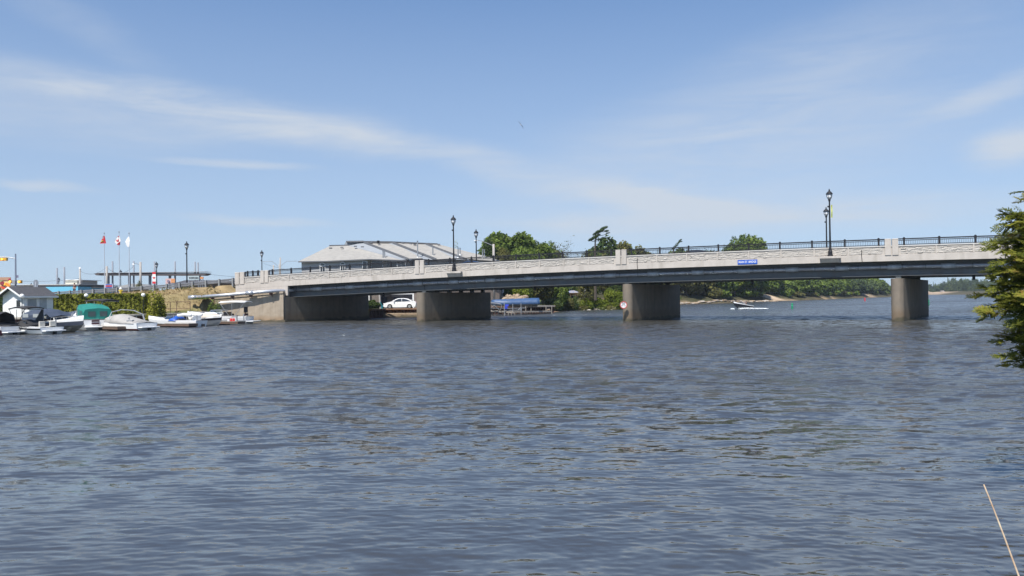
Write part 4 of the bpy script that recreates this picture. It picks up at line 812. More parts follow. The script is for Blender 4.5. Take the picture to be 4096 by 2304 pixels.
# A leftmost
t = boat('motor_boat', 'white boat under a black canvas enclosure at the left edge of the marina', -72, 61.5, 172); sh = hull(t, 5.2, 2.2, .75, [maroon, white, white]); recenter(t, 5.2); deck(t, sh, 5.2, .15, .6); platform(t, 2.2); outdrive(t)
m = MB(); m.grid([[(x, y, z * (1 - .12 * abs(y))) for y, z in ((-.95, .72), (-.98, 1.2), (-.8, 1.72), (0, 1.82), (.8, 1.72), (.98, 1.2), (.95, .72))] for x in (.5, 1.6, 2.9, 3.5)]); m.build('canvas_enclosure', blackcloth, t, solid=.02)
for y in (-.99, .99): m = MB(); m.box((1.7, y * 1.0, 1.22), (1.3, .02, .32)); m.build('enclosure_window', vin, t)
cover(t, sh, [(.02, .05), (.1, .2), (.2, .28)], blackcloth)
# B
t = boat('motor_boat', 'white and black runabout with a black bimini beside the left edge boat', 128, 62.8, 158); sh = hull(t, 5.0, 2.1, .62, [white, hblack, white]); recenter(t, 4.6); deck(t, sh, 5.0, .12, .62); platform(t, 2.0, .26, .45); outdrive(t)
cover(t, sh, [(.30, .1), (.42, .36), (.55, .52), (.66, .38), (.8, .16), (.97, .02)], blackcloth); windshield(t, sh, .42, .6, .42, black); seat(t, .8, .45, .35, MATS['cockpit_cream']); seat(t, .8, -.45, .35, MATS['cockpit_cream'])
bimini(t, 2.0, 3.9, 1.7, 2.05, .1, blackcloth, .85, black, arch=.16, thick=.09)
m = MB(); m.extr([(2.2, -.9, .8), (3.3, -.9, .8), (2.35, -.9, 1.95), (2.15, -.9, 1.95)], (0, .06, 0)); m.build('side_curtain', M('dark_grey_canvas', (.06, .065, .07), rough=.9), t)
# C
t = boat('cuddy_boat', 'white decked boat with navy canvas top and dark grey hull, bow pointing right', 222, 65.6, -24); sh = hull(t, 6.4, 2.3, .95, [M('hull_olive', (.10, .10, .09), rough=.3), hblue, white], stripe=.55); recenter(t, 6.4); deck(t, sh, 6.4, .08, .45, camber=.22); platform(t, 2.3); windshield(t, sh, .44, .62, .5)
m = MB(); m.grid([[(x, y * 1.04, z + .3) for y, z in ((-1.05, .75), (-1.05, 1.15), (-.8, hz_), (0, hz_ + .1), (.8, hz_), (1.05, 1.15), (1.05, .75))] for x, hz_ in ((.5, 1.35), (1.4, 1.55), (2.4, 1.58), (3.3, 1.35))]); m.build('canvas_top', navy, t, solid=.02)
m = MB(); m.grid([[(x, y, z) for y, z in ((-1.0, zz), (0, zz + .15), (1.0, zz))] for x, zz in ((3.3, 1.68), (3.9, 1.28))]); m.build('front_vinyl', navy, t, solid=.015)
for x in (1.0, 2.3): m = MB(); m.box((x, -1.115, 1.42), (.7, .02, .3)); m.build('canvas_window', vin, t)
rails(t, sh, .6, .97, .3)
# D express cruiser with teal canvas
t = boat('cabin_cruiser', 'white cabin cruiser with teal green canvas enclosure, stern to the right', 358, 70.6, 134); sh = hull(t, 7.2, 2.6, 1.05, [hpale, hblue, white], stripe=.66); recenter(t, 5.6); deck(t, sh, 7.2, .06, .42, camber=.4); platform(t, 2.75, .32, .75); outdrive(t, -.5)
m = MB(); rows = []
for x, hz_, wz in ((.35, 1.95, 1.16), (1.0, 2.15, 1.18), (1.8, 2.25, 1.16), (2.5, 2.38, 1.08), (3.0, 2.3, 1.0)): rows.append([(x, y * wz, z) for y, z in ((-1, 1.0), (-1.0, hz_ - .4), (-.86, hz_ - .1), (0, hz_), (.86, hz_ - .1), (1.0, hz_ - .4), (1, 1.0))])
m.grid(rows); m.add(rows[0], [tuple(range(7))]); m.build('teal_canvas', teal, t, solid=.02)
m = MB(); m.add([(x, y, z) for x, y, z in ((3.0, -1.0, 1.3), (4.3, -.75, 1.35), (4.3, .75, 1.35), (3.0, 1.0, 1.3), (3.0, -.95, 2.2), (3.0, .95, 2.2), (2.4, -1.1, 1.3), (2.5, -1.1, 1.95), (2.4, 1.1, 1.3), (2.5, 1.1, 1.95))], [(0, 1, 4), (1, 2, 5, 4), (2, 3, 5), (6, 0, 4, 7), (3, 8, 9, 5)]); m.build('windshield', vin, t, solid=.015)
for y in (-1.19, 1.19): m = MB(); m.box((1.05, y, 1.5), (.8, .02, .5)); m.build('mesh_window', M('mesh_window', (.015, .13, .115), rough=.4), t)
m = MB(); m.box((.325, -.45, 1.45), (.02, .6, .45)); m.box((.325, .5, 1.45), (.02, .6, .45)); m.build('rear_window', M('smoke_vinyl', (.06, .09, .09), rough=.15), t)
for z in (.62, .84): m = MB(); m.box((-.02, .3, z), (.05, .62, .14)); m.build('transom_vent', maroon, t)
rails(t, sh, .5, .97, .35)
m = MB(); m.box((4.2, 0, 1.2), (2.0, 1.6, .3), taper=.8); m.build('cabin_roof', white, t, bevel=.08)
# E behind
t = boat('motor_boat', 'dark navy boat with black bimini moored behind the teal canvas cruiser', 362, 73.4, 158); sh = hull(t, 6.6, 2.4, 1.1, [hblue, hblue, hblue]); recenter(t, 6.6); deck(t, sh, 6.6, .1, .5, mat=hblue); windshield(t, sh, .5, .62, .45); bimini(t, .6, 2.9, 1.8, 2.62, .1, blackcloth, 1.0, thick=.12); cover(t, sh, [(.62, .4), (.75, .5), (.9, .3), (.99, .05)], navy)
# F grey cover
t = boat('motor_boat', 'white boat with red lower hull under a grey cover with raised arch frame', 506, 68.6, 156); sh = hull(t, 5.6, 2.2, .72, [hred, white, white], stripe=.24); recenter(t, 5.0); deck(t, sh, 5.6, .1, .6); platform(t, 2.1, .26, .5); outdrive(t)
cover(t, sh, [(.06, .05), (.2, .25), (.38, .48), (.52, .68), (.6, .64), (.78, .38), (.98, .03)], grcov)
m = MB()
for dx in (0, .1): m.tube([(1.4 + dx, -1.0, .8), (1.6 + dx, -.98, 1.35), (2.3 + dx, -.6, 1.72), (3.1 + dx, 0, 1.8), (3.5, .7, 1.6), (3.5, 1.0, 1.0)], .035, 7)
m.build('arch_frame', galv, t)
# G long white
t = boat('speed_boat', 'long low white boat with a crumpled blue tarp and rolled white cover', 706, 75.2, 172); sh = hull(t, 5.2, 2.1, .68, [hpale, white, white], stripe=.5, rake=.5); recenter(t, 5.2); deck(t, sh, 5.2, .1, .55, camber=.25); outdrive(t, -.15)
windshield(t, sh, .5, .66, .4); cover(t, sh, [(.40, .12), (.44, .34), (.48, .4), (.52, .25), (.55, .1)], M('royal_tarp', (.01, .07, .36), (.012, .10, .44), sc=4, rough=.5, bump=.6), 'blue_tarp')
m = MB(); m.tube([(.5, -.95, 1.12), (1.2, -.92, 1.2), (1.95, -.9, 1.12)], .14, 8); m.tube([(.5, .95, 1.12), (1.2, .92, 1.2), (1.95, .9, 1.12)], .14, 8); m.build('rolled_cover', whitep, t, smooth=True); rails(t, sh, .7, .97, .2); seat(t, .75, 0, .4, whitep, 1.4)
# H beige cover
t = boat('motor_boat', 'black striped boat under a beige cover, bow pointing right', 840, 78.0, -42); sh = hull(t, 4.3, 1.9, .85, [hgrey, hblack, white], stripe=.6); recenter(t, 4.3); cover(t, sh, [(.0, .15), (.15, .3), (.4, .4), (.6, .35), (.85, .12), (.97, .02)], beige); deck(t, sh, 4.3, .1, .55)
# I white cruiser with white bimini
t = boat('cabin_cruiser', 'white cabin boat with open white bimini moored against the abutment wall', 884, 82.4, 177); sh = hull(t, 6.4, 2.3, .9, [hpale, white, white], stripe=.5, rake=.4); recenter(t, 6.2); deck(t, sh, 6.4, .05, .48, camber=.3, inner=whitep); platform(t, 2.4, .3, .8)
m = MB(); m.box((3.9, 0, 1.12), (1.7, 1.7, .34), taper=.8); m.build('cabin_roof', white, t, bevel=.08); windshield(t, sh, .45, .66, .62); bimini(t, .1, 2.9, 2.1, 2.35, .12, whitep, .9, arch=.1, thick=.06); rails(t, sh, .55, .97, .35)
seat(t, 1.9, .45, .45, black); seat(t, .7, -.2, .45, M('dark_red_vinyl', (.09, .03, .025)), .9); m = MB(); m.box((2.4, 0, .85), (.35, 1.2, .9)); m.build('helm_console', hblack, t)
m = MB(); m.tube([(.5, 0, .7), (.42, 0, 1.75)], .05, 6); m.box((.42, 0, 1.5), (.3, .35, .6)); m.build('folded_tower', black, t)
for px, lb, mt, s_ in ((914, 'small white fuel jug on the dock', whitep, .8), (926, 'left red fuel can on the dock beside the white jug', red, 1), (936, 'right red fuel can on the dock', red, 1)):
    p_ = at(px, 1284, 79.2); t = thing('fuel_can', lb, 'fuel can', (p_.x, p_.y, .36), R(10)); m = MB(); m.box((0, 0, .16 * s_), (.26 * s_, .2, .32 * s_), taper=.9); m.build('can_body', mt, t, bevel=.03); m = MB(); m.tube([(-.08, 0, .33 * s_), (-.06, 0, .39 * s_), (.06, 0, .39 * s_), (.08, 0, .33 * s_)], .015, 5); m.tube([(.1, 0, .3 * s_), (.14, 0, .4 * s_)], .02, 6); m.build('handle', black, t)
# docks
def dock(x0, y0, x1, y1, w, label, z=.36):
    a, b = Vector((x0, y0, 0)), Vector((x1, y1, 0)); L_ = (b - a).length; t = thing('floating_dock', label, 'dock', a, math.atan2(y1 - y0, x1 - x0)); m = MB()
    k = 0.0
    while k < L_ - .05: m.box((k + .1, 0, z), (.18, w, .05)); k += .2
    m.build('deck_boards', wood, t, fix=False); m = MB(); m.box((L_ / 2, 0, z - .14), (L_, w * .96, .2)); m.build('frame', M('dock_frame', (.13, .085, .06), rough=.9), t)
    for k in np.arange(.8, L_, 2.6): m = MB(); m.box((k, 0, -.05), (1.2, w * .8, .34)); m.build('float', black, t)
    for k in (.3, L_ - .3): m = MB(); m.tube([(k, w / 2 + .08, -2), (k, w / 2 + .08, z + .75)], .06, 8); m.build('dock_post', galv, t)
dock(-45.8, 70.2, -37.8, 63.2, 1.1, 'grey board dock finger between the left black canvas boat and the cuddy boat'); dock(-42.5, 73.5, -33.6, 67.0, 1.1, 'board dock finger right of the teal canvas cruiser'); dock(-38.5, 77.8, -30.2, 73.4, 1.1, 'long board dock finger below the white speed boat'); dock(-35.4, 82.6, -27.6, 79.0, 1.1, 'board dock finger carrying the red fuel cans')
# power pedestals on docks
for px, D, lb in ((246, 64.6, 'white meter box at the end of the left dock'), (520, 67.4, 'grey meter box at the end of the middle dock'), (938, 79.3, 'grey meter box at the end of the right dock')):
    x = gx(px, D); m = MB(); m.box((0, 0, .3), (.5, .35, .45), taper=.92); m.box((0, 0, .55), (.54, .4, .06)); o = m.build('dock_box', M('box_grey', (.5, .5, .5), rough=.6), None); o.location = (x, D, .34); props(o, lb, 'box')
# seawall in front of the marina lawn
def sheetwall(name, label, pts, ztop, cap=.35, capm_=wood, h_=1.1, mat=rust):
    t = thing(name, label, 'wall', (pts[0][0], pts[0][1], 0)); o_ = Vector(t.location); m = MB(); rows = []
    for i in range(len(pts) - 1):
        a, b = Vector((*pts[i], 0)), Vector((*pts[i + 1], 0)); d = (b - a); L_ = d.length; d.normalize(); n_ = Vector((d.y, -d.x, 0)); k = 0; j = 0
        while k <= L_: 
            for q, o in ((0, 0), (.16, 0), (.24, .2), (.4, .2)):
                v = a + d * min(k + q, L_) + n_ * o - o_; rows.append([(v.x, v.y, -2), (v.x, v.y, ztop - .02)])
            k += .48
    m.grid(rows); m.build('sheet_piles', mat, t); 
    for i in range(len(pts) - 1):
        a, b = Vector((*pts[i], 0)), Vector((*pts[i + 1], 0)); d = (b - a); L_ = d.length; m = MB(); m.box(((a + b) / 2 - o_ + Vector((0, 0, ztop + .08))), (L_ + .1, .9, .2), rz=math.atan2(d.y, d.x)); m.build('cap_beam', capm_, t, bevel=.02)
    return t
sheetwall('seawall', 'rusty sheet pile seawall with pale cap behind the moored boats', [(-64, 63.6), (-46.6, 68.6), (-42.9, 70.9), (-38.3, 78.0), (-36.0, 84), (-33.6, 88.6)], 1.05, capm_=M('cap_concrete', (.50, .45, .37), rough=.9))
t = sheetwall('bulkhead', 'rusty corrugated steel bulkhead above a pale concrete toe behind the first opening', [(-18.6, 100.6), (-17.2, 104.1), (-12.5, 104.1), (-3.4, 113.4), (6.4, 119.4)], 1.0, capm_=M('rust_cap', (.20, .11, .06), rough=.9))
m = MB(); o_ = Vector(t.location)
for a, b in (((-17.2, 103.5), (-12.4, 103.5)),): A = Vector((*a, 0)) - o_; Bv = Vector((*b, 0)) - o_; m.extr([A + Vector((0, 0, -2)), A + Vector((0, 0, .5)), A + Vector((0, .5, .56)), A + Vector((0, .5, -2))], Bv - A)
A = Vector((-12.4, 103.5, 0)) - o_; Bv = Vector((-3.2, 112.9, 0)) - o_; m.extr([A + Vector((0, 0, -2)), A + Vector((0, 0, .5)), A + Vector((-.4, .5, .56)), A + Vector((-.4, .5, -2))], Bv - A); m.build('concrete_toe', wingc, t)
# ================================================================ white shed
vsid = M('vinyl_siding', (.76, .76, .75), (.72, .72, .71), rough=.6)
SX, SY = gx(95, 73.6), 73.6; sh_ = thing('shed', 'small white clapboard shed with dark shingled roof beside the hedge', 'shed', (SX, SY, gz(SX, SY)), R(68))
def siding(m, a, b, z0, z1f, step=.13):
    """lapped boards on the wall from a to b (2d), top given by z1f(k)"""
    a, b = Vector((*a, 0)), Vector((*b, 0)); d = (b - a).normalized(); n_ = Vector((d.y, -d.x, 0)); L_ = (b - a).length; z = z0
    while z < max(z1f(0), z1f(.5), z1f(1)) - .02:
        ks = [k for k in np.linspace(0, 1, 21) if z1f(k) > z + .03]
        if len(ks) > 1:
            p0, p1 = a + d * L_ * ks[0], a + d * L_ * ks[-1]; m.add([p0 + n_ * .028 + Vector((0, 0, z)), p1 + n_ * .028 + Vector((0, 0, z)), p1 + n_ * .004 + Vector((0, 0, z + step)), p0 + n_ * .004 + Vector((0, 0, z + step)), p0 + Vector((0, 0, z)), p1 + Vector((0, 0, z))], [(0, 1, 2, 3), (4, 5, 1, 0)])
        z += step
# local: x along eave side (right), y back.  gable side faces -x+... (left)
LX, LY, HE, HR = 3.0, 2.9, 2.15, 2.85
m = MB(); m.extr([(0, 0, 0), (0, LY, 0), (0, LY, HE), (0, LY / 2, HR), (0, 0, HE)], (LX, 0, 0)); w_ = m.build('wall', vsid, sh_)
m = MB(); siding(m, (0, LY), (0, 0), 0, lambda k: HE + (HR - HE) * (1 - abs(2 * k - 1))); siding(m, (0, 0), (LX, 0), 0, lambda k: HE); m.build('siding_boards', vsid, w_, fix=False)
for sy in (0, 1):
    m = MB(); y0, y1 = (-.35, LY / 2) if sy == 0 else (LY + .35, LY / 2); z0, z1 = HE - .19, HR + .03
    m.extr([(-.5, y0, z0), (LX + .3, y0, z0), (LX + .3, y1, z1), (-.5, y1, z1)], (0, 0, .07)); m.build('roof', dshing, sh_)
    f = MB(); f.extr([(-.52, y0, z0 - .09), (-.52, y1, z1 - .09), (-.52, y1, z1 + .075), (-.52, y0, z0 + .075)], (-.03, 0, 0)); f.build('rake_board', whitep, sh_)
m = MB(); m.box((LX / 2 - .1, -.37, HE - .2), (LX + .85, .03, .15)); m.build('eave_board', whitep, sh_)
m = MB(); m.box((1.95, -.03, .95), (.72, .05, 1.85)); d_ = m.build('door', M('shed_door', (.42, .44, .46), rough=.6), sh_); m = MB(); m.box((1.68, -.07, .95), (.04, .05, .1)); m.build('handle', galv, d_)
m = MB(); m.box((.78, -.035, 1.4), (.95, .05, .72)); w_ = m.build('window', M('window_grey', (.30, .33, .34), rough=.15), sh_); m = MB()
for c_, d in (((.78, -.055, 1.79), (1.1, .05, .07)), ((.78, -.055, 1.01), (1.1, .05, .07)), ((.27, -.055, 1.4), (.07, .05, .85)), ((1.29, -.055, 1.4), (.07, .05, .85))): m.box(c_, d)
m.build('window_frame', whitep, w_); m = MB(); m.box((-.03, .7, 1.35), (.04, .5, .6)); m.build('window', glassd, sh_)
m = MB(); m.box((.8, -.7, .45), (1.5, .05, .8)); m.box((1.58, -.4, .45), (.06, .62, .8)); m.box((.05, -.4, .5), (.08, .62, .95)); m.build('porch_screen', vsid, sh_)
# ================================================================ hedge and bushes
ldark, lmid = (.018, .034, .008), (.085, .115, .022)
L_hedge = leafmat('hedge_leaf', (.075, .09, .012), (.24, .25, .045), .25, .9); L_tree = leafmat('tree_leaf', (.055, .09, .022), (.18, .24, .055), .3, .35); L_bright = leafmat('bright_leaf', (.055, .085, .010), (.21, .25, .04), .35, .5)
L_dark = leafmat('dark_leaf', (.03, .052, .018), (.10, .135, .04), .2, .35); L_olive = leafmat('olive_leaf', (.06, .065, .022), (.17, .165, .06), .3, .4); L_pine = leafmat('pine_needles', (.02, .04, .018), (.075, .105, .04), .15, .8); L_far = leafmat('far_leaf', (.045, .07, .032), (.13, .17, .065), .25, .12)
L_willow = leafmat('pale_leaf', (.12, .14, .035), (.28, .30, .09), .4, .5)
def hedge(name, label, p0, p1, w, h_, mat, n, size=.1):
    a, b = Vector(p0), Vector(p1); d = (b - a); L_ = d.length; t = thing(name, label, 'hedge' if 'hedge' in name else 'bush', a, math.atan2(d.y, d.x)); g_ = np.random.default_rng(int(L_ * 100))
    ar = np.array([L_ * h_, L_ * w, w * h_]); face = g_.choice([0, 1, 2], n, p=ar / ar.sum()); p = np.zeros((n, 3)); q = np.zeros((n, 3)); x, y, z = g_.random(n) * L_, g_.random(n) * w, g_.random(n) * h_
    p[:, 0] = x; p[:, 1] = y - w / 2; p[:, 2] = z; s_ = g_.choice([-1, 1], n); f0 = face == 0; f1 = face == 1; f2 = face == 2; dep = g_.random(n) ** 2 * .28
    p[f0, 1] = (s_ * (w / 2 - dep + .09 * np.sin(x * 5 + z * 6) + .05 * np.sin(x * 13)))[f0]; q[f0, 1] = s_[f0]; q[f0, 2] = .4
    p[f1, 2] = (h_ - dep + .05 * np.sin(x * 4.3) + .04 * np.sin(x * 11 + y * 7))[f1]; q[f1, 2] = 1; p[f2, 0] = np.where(s_ > 0, L_ - dep, dep)[f2]; q[f2, 0] = s_[f2]
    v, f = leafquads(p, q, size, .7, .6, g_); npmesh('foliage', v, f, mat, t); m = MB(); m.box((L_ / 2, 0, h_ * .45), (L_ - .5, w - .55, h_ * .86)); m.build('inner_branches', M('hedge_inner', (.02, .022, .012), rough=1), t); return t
hz0 = gz(-43, 80.6)
hedge('hedge', 'long clipped green hedge running from the shed to the bush', (gx(196, 80), 80.0, hz0), (gx(578, 80), 80.6, hz0), 1.5, 2.16, L_hedge, 26000, .085)
hedge('hedge', 'short dark hedge end at the left edge behind the shed', (gx(-120, 79), 79.0, hz0), (gx(30, 79), 79.2, hz0), 1.5, 1.9, L_dark, 7000, .09)
def bush_mesh(name, n, nl, mat, size, seed, zsq=.8, par=None, low=-.35, aspect=.6):
    g_ = np.random.default_rng(seed); p, d = lobes_cloud(n, nl, .62, .38, g_, 1, low); p[:, 2] = (p[:, 2] + .55) / 1.5; p[:, 2] = np.abs(p[:, 2]); v, f = leafquads(p, d + np.array([0, 0, .3]), size, aspect, .8, g_); return v, f
BM = {}
def unit_mesh(key, kind, mat, n, size, seed, asp=1.0):
    """shared foliage mesh: unit radius, height 1 for trees"""
    if key in BM: return BM[key]
    g_ = np.random.default_rng(seed)
    if kind == 'bush': v, f = bush_mesh(key, n, 14, mat, size, seed)
    elif kind == 'round':
        p, d = lobes_cloud(n, 18, .62, .36, g_, 1, -.5); p[:, 2] = .60 + p[:, 2] * .42; p[:, :2] *= 1; v, f = leafquads(p, d + np.array([0, 0, .35]), size, .6, .8, g_)
    elif kind == 'tall':
        p, d = lobes_cloud(n, 22, .55, .32, g_, 1, -.9); p[:, 2] = .54 + p[:, 2] * .5; v, f = leafquads(p, d + np.array([0, 0, .3]), size, .6, .8, g_)
    elif kind == 'conifer':
        z = g_.random(n) ** .8; lay = (z * 13) % 1; r_ = (1 - z) * (.55 + .45 * (1 - lay)) * (.35 + .65 * g_.random(n) ** .5); a = g_.random(n) * 6.283; r_ *= 1 + .2 * np.sin(a * 5 + z * 20)
        p = np.stack([r_ * np.cos(a), r_ * np.sin(a), .06 + z * .94 - .05 * r_], 1); d = np.stack([np.cos(a), np.sin(a), np.full(n, .6)], 1); v, f = leafquads(p, d, size, .4, .6, g_)
    pc_ = np.repeat(v.reshape(-1, 4, 3).mean(1), 4, 0); v = pc_ + (v - pc_) * np.array([1, 1, 1 / asp]); me = npmesh(key, v, f, mat); BM[key] = me.data; bpy.data.objects.remove(me); return BM[key]
def trunk_mesh(key='trunk', mat=None, limbs=True, seed=1):
    if key in BM: return BM[key]
    g_ = random.Random(seed); m = MB(); m.tube([(0, 0, -.06), (.01, 0, .25), (.02, .01, .5), (0, .02, .8)], [.05, .038, .028, .01], 7)
    for i in range(7):
        a = g_.uniform(0, 6.28); z = g_.uniform(.22, .6); m.tube([(.01, 0, z), (.25 * math.cos(a), .25 * math.sin(a), z + .12), (.5 * math.cos(a), .5 * math.sin(a), z + .25)], [.02, .013, .004], 5)
    o = m.build(key, mat or bark); BM[key] = o.data; bpy.data.objects.remove(o); return BM[key]
trunk_mesh()
trunk_mesh('pale_trunk', greybark, True, 5)
KINDS = {'round': ('crown', 'round', L_tree), 'tall': ('crown', 'tall', L_tree), 'dark': ('crown', 'tall', L_dark), 'bright': ('crown', 'round', L_bright), 'olive': ('crown', 'tall', L_olive), 'conifer': ('crown', 'conifer', L_pine), 'far': ('crown', 'tall', L_far), 'farround': ('crown', 'round', L_far), 'farcon': ('crown', 'conifer', L_far), 'bush': ('foliage', 'bush', L_bright), 'dbush': ('foliage', 'bush', L_dark), 'ybush': ('foliage', 'bush', leafmat('yellow_leaf', (.10, .115, .012), (.33, .33, .05), .3, .6)), 'obush': ('foliage', 'bush', L_olive), 'tbush': ('foliage', 'bush', L_tree), 'willow': ('crown', 'round', L_willow)}
def plant(kind, px, D, ytop, wpx, label, group=None, n=4500, size=.05, cat=None, name=None, zb=None, variant=0, dpt=None, pale=False):
    part, shape, mat = KINDS[kind]; x = gx(px, D); z0 = gz(x, D) - .1 if zb is None else zb; H = at(px, ytop, D).z - z0; rad = wpx / F * D / 2; isb = shape == 'bush'
    asp = min((.5, .8, 1.2, 1.8, 2.6, 3.6, 6), key=lambda q: abs(math.log(q * rad / max(H, .1)))); key = '%s_%s_%d_%d' % (mat.name, shape, n, variant); sd_ = 100 + variant * 7 + len(key) + (5 if 'dark' in key else 0); key += '_%g' % asp; me = unit_mesh(key, shape, mat, n, size, sd_, asp)
    t = thing(name or ('bush' if isb else 'tree'), label, cat or ('bush' if isb else 'tree'), (x, D, z0), random.uniform(0, 6.28), group)
    o = bpy.data.objects.new(part, me); C.objects.link(o); o.parent = t; o.scale = (rad, (dpt or rad), H)
    tr = bpy.data.objects.new('stem' if isb else 'trunk', BM['pale_trunk' if pale else 'trunk']); C.objects.link(tr); tr.parent = t; k = H * .5; tr.scale = (min(k, rad * 1.4), min(k, rad * 1.4), H * (.75 if isb else 1)); return t
plant('ybush', 628, 79.6, 1148, 96, 'yellow green bush at the right end of the hedge', n=9000, size=.085); plant('tbush', 800, 87.6, 1192, 70, 'dark green shrub beside the end of the silver pipe', n=4000, size=.11); plant('tbush', 858, 87.9, 1200, 62, 'dark green shrub against the wing wall behind the bimini boat', n=4000, size=.11, variant=1)
plant('dbush', 712, 84.0, 1236, 120, 'low dark shrubs at the foot of the dry slope by the iron fence posts', n=3000, size=.1); plant('bush', 228, 81.5, 1172, 34, 'small bright sprig rising over the left end of the hedge', n=900, size=.16, variant=1)
plant('tbush', 728, 95, 1155, 26, 'small olive weed clump on the slope under the lone street lamp', n=500, size=.22); plant('obush', 556, 140, 1122, 44, 'small shrub behind the guardrail under the concrete pole', n=900, size=.15, zb=2.6)
# dry grass tufts on the embankment
g_ = np.random.default_rng(8); tp = []; tq = []
while len(tp) < 9000:
    s = g_.uniform(-62, -19); t_ = g_.uniform(-13, -.9); b_ = B(s, t_); tp.append((b_.x, b_.y))
tp = np.array(tp); zz, dd, _, _ = ground_h(tp[:, 0], tp[:, 1]); ok = (dd > .9) & (zz > 1.3); tp = tp[ok]; zz = zz[ok]; n_ = len(tp); p = np.stack([tp[:, 0], tp[:, 1], zz + .08], 1); d = np.stack([g_.normal(0, .3, n_), np.full(n_, -1.), np.full(n_, .25)], 1)
v, f = leafquads(p, d, .065, 1.0, .5, g_); o = npmesh('dry_grass', v, f, leafmat('straw', (.22, .16, .08), (.36, .27, .14), .3, .5)); props(o, 'tufts of dry tan grass on the slope below the guardrail', 'grass', kind='stuff')
cc = [(g_.uniform(-46, -20), g_.uniform(-11, -1.5)) for _ in range(34)]; wp_ = np.array([tuple(B(s + g_.normal(0, .5), t_ + g_.normal(0, .5)))[:2] for s, t_ in cc for _ in range(60)]); zz, dd, _, _ = ground_h(wp_[:, 0], wp_[:, 1]); ok = (dd > .9) & (zz > 1.3); wp_ = wp_[ok]; zz = zz[ok]; n_ = len(wp_); p = np.stack([wp_[:, 0], wp_[:, 1], zz + .04 + .3 * g_.random(n_) ** 2], 1)
v, f = leafquads(p, np.tile([0, -.5, .6], (n_, 1)), .09, .5, .8, g_); o = npmesh('weeds', v, f, L_olive); props(o, 'patches of olive green weeds growing through the dry slope', 'weeds', kind='stuff')
# iron fence posts by the slope
t = thing('iron_fence', 'thin rusty iron fence frame on the dry slope behind the boats', 'fence', (gx(700, 84), 83.6, gz(gx(700, 84), 83.6))); 
for x in (-1.9, -.35, .35, 1.8): m = MB(); m.tube([(x, 0, -.2), (x, 0, 1.35)], .035, 6); m.build('fence_post', rust, t)
m = MB(); m.tube([(-1.9, 0, 1.3), (1.8, 0, 1.33)], .025, 6); m.tube([(-1.9, 0, .6), (1.8, 0, .6)], .02, 6); m.build('fence_rail', rust, t)
# ================================================================ condominium building
cx0, cy0 = gx(1500, 113), 113.0; cb = thing('condominium', 'grey row of attached houses with pale shingle roofs behind the bridge', 'building', (cx0, cy0, 1.1)); CO = Vector(cb.location)
def Q(px, py, D): return at(px, py, D) - CO
def roofslab(pts, mat, nm='roof', back=(0.6, 9, -2.9), th=None):
    m = MB(); P_ = [Q(*p) for p in pts]; m.extr(P_, back if th is None else (0, 0, -th)); return m.build(nm, mat, cb)
r1 = roofslab([(1192, 1046, 112), (1311, 1043.5, 111.2), (1473, 1036, 110.8), (1626, 1041, 113), (1602, 1039, 113.4), (1394, 983, 119.5), (1317, 985, 120)], shing, back=(.8, 10, .02))
m = MB(); m.extr([Q(1316, 984.5, 120.2), Q(1450, 984.5, 121.5), Q(1450, 977.5, 121.5), Q(1318, 980, 120.2)], (0, 1.5, 0)); m.build('ridge_cap', trimg, cb)
r2 = roofslab([(1453, 968, 121.3), (1569, 968.5, 122.5), (1690, 1033.5, 116.2), (1632, 1036, 115)], shing, back=(.5, 9, .02)); m = MB(); m.extr([Q(1384, 966, 121.6), Q(1452, 964.5, 121.2), Q(1452, 978, 121.2), Q(1377, 979, 121.6)], (0, 1, 0)); m.build('dormer_wall', siding_m if False else MATS['grey_siding'], cb)
r3 = roofslab([(1569, 968, 122.2), (1702, 973.5, 124), (1824, 1037, 118), (1745, 1038, 116.8)], shing, back=(.5, 9, .02)); r4 = roofslab([(1702, 974.5, 123.8), (1750, 976, 124.6), (1947, 1026, 122.5), (2010, 1046, 121), (1870, 1037, 118.5)], shing, back=(.5, 8, .02))
def rake(a, b, w=5.5, back=(0, .5, 0)):
    P_ = [Q(*a), Q(*b)]; k = a[2] / F * w; m = MB(); m.extr([P_[0] + Vector((0, 0, k * .35)), P_[1] + Vector((0, 0, k * .35)), P_[1] - Vector((0, 0, k * .65)), P_[0] - Vector((0, 0, k * .65))], back); m.build('rake_fascia', trimg, cb)
rake((1384, 965.2, 121), (1453, 964.2, 120.6)); rake((1453, 966, 120.7), (1632, 1034, 114.3), 8); rake((1453, 965, 120.6), (1569, 966.2, 121.7), 4); rake((1569, 967.5, 121.6), (1745, 1035.5, 116.1), 8); rake((1569, 966.5, 121.7), (1702, 972.5, 123.4), 4); rake((1702, 974, 123.2), (1868, 1036, 117.9), 8); rake((1702, 972.5, 123.4), (1750, 974.5, 124.2), 4)
def eave(a, b): rake(a, b, 4.5, (0, .3, 0))
eave((1192, 1046.5, 111.7), (1311, 1044.5, 110.9)); eave((1311, 1044.5, 110.9), (1473, 1037, 110.5)); eave((1473, 1037, 110.5), (1626, 1042, 112.6)); eave((1632, 1036, 114.5), (1690, 1034.5, 115.8)); eave((1745, 1038.5, 116.4), (1824, 1038, 117.6))
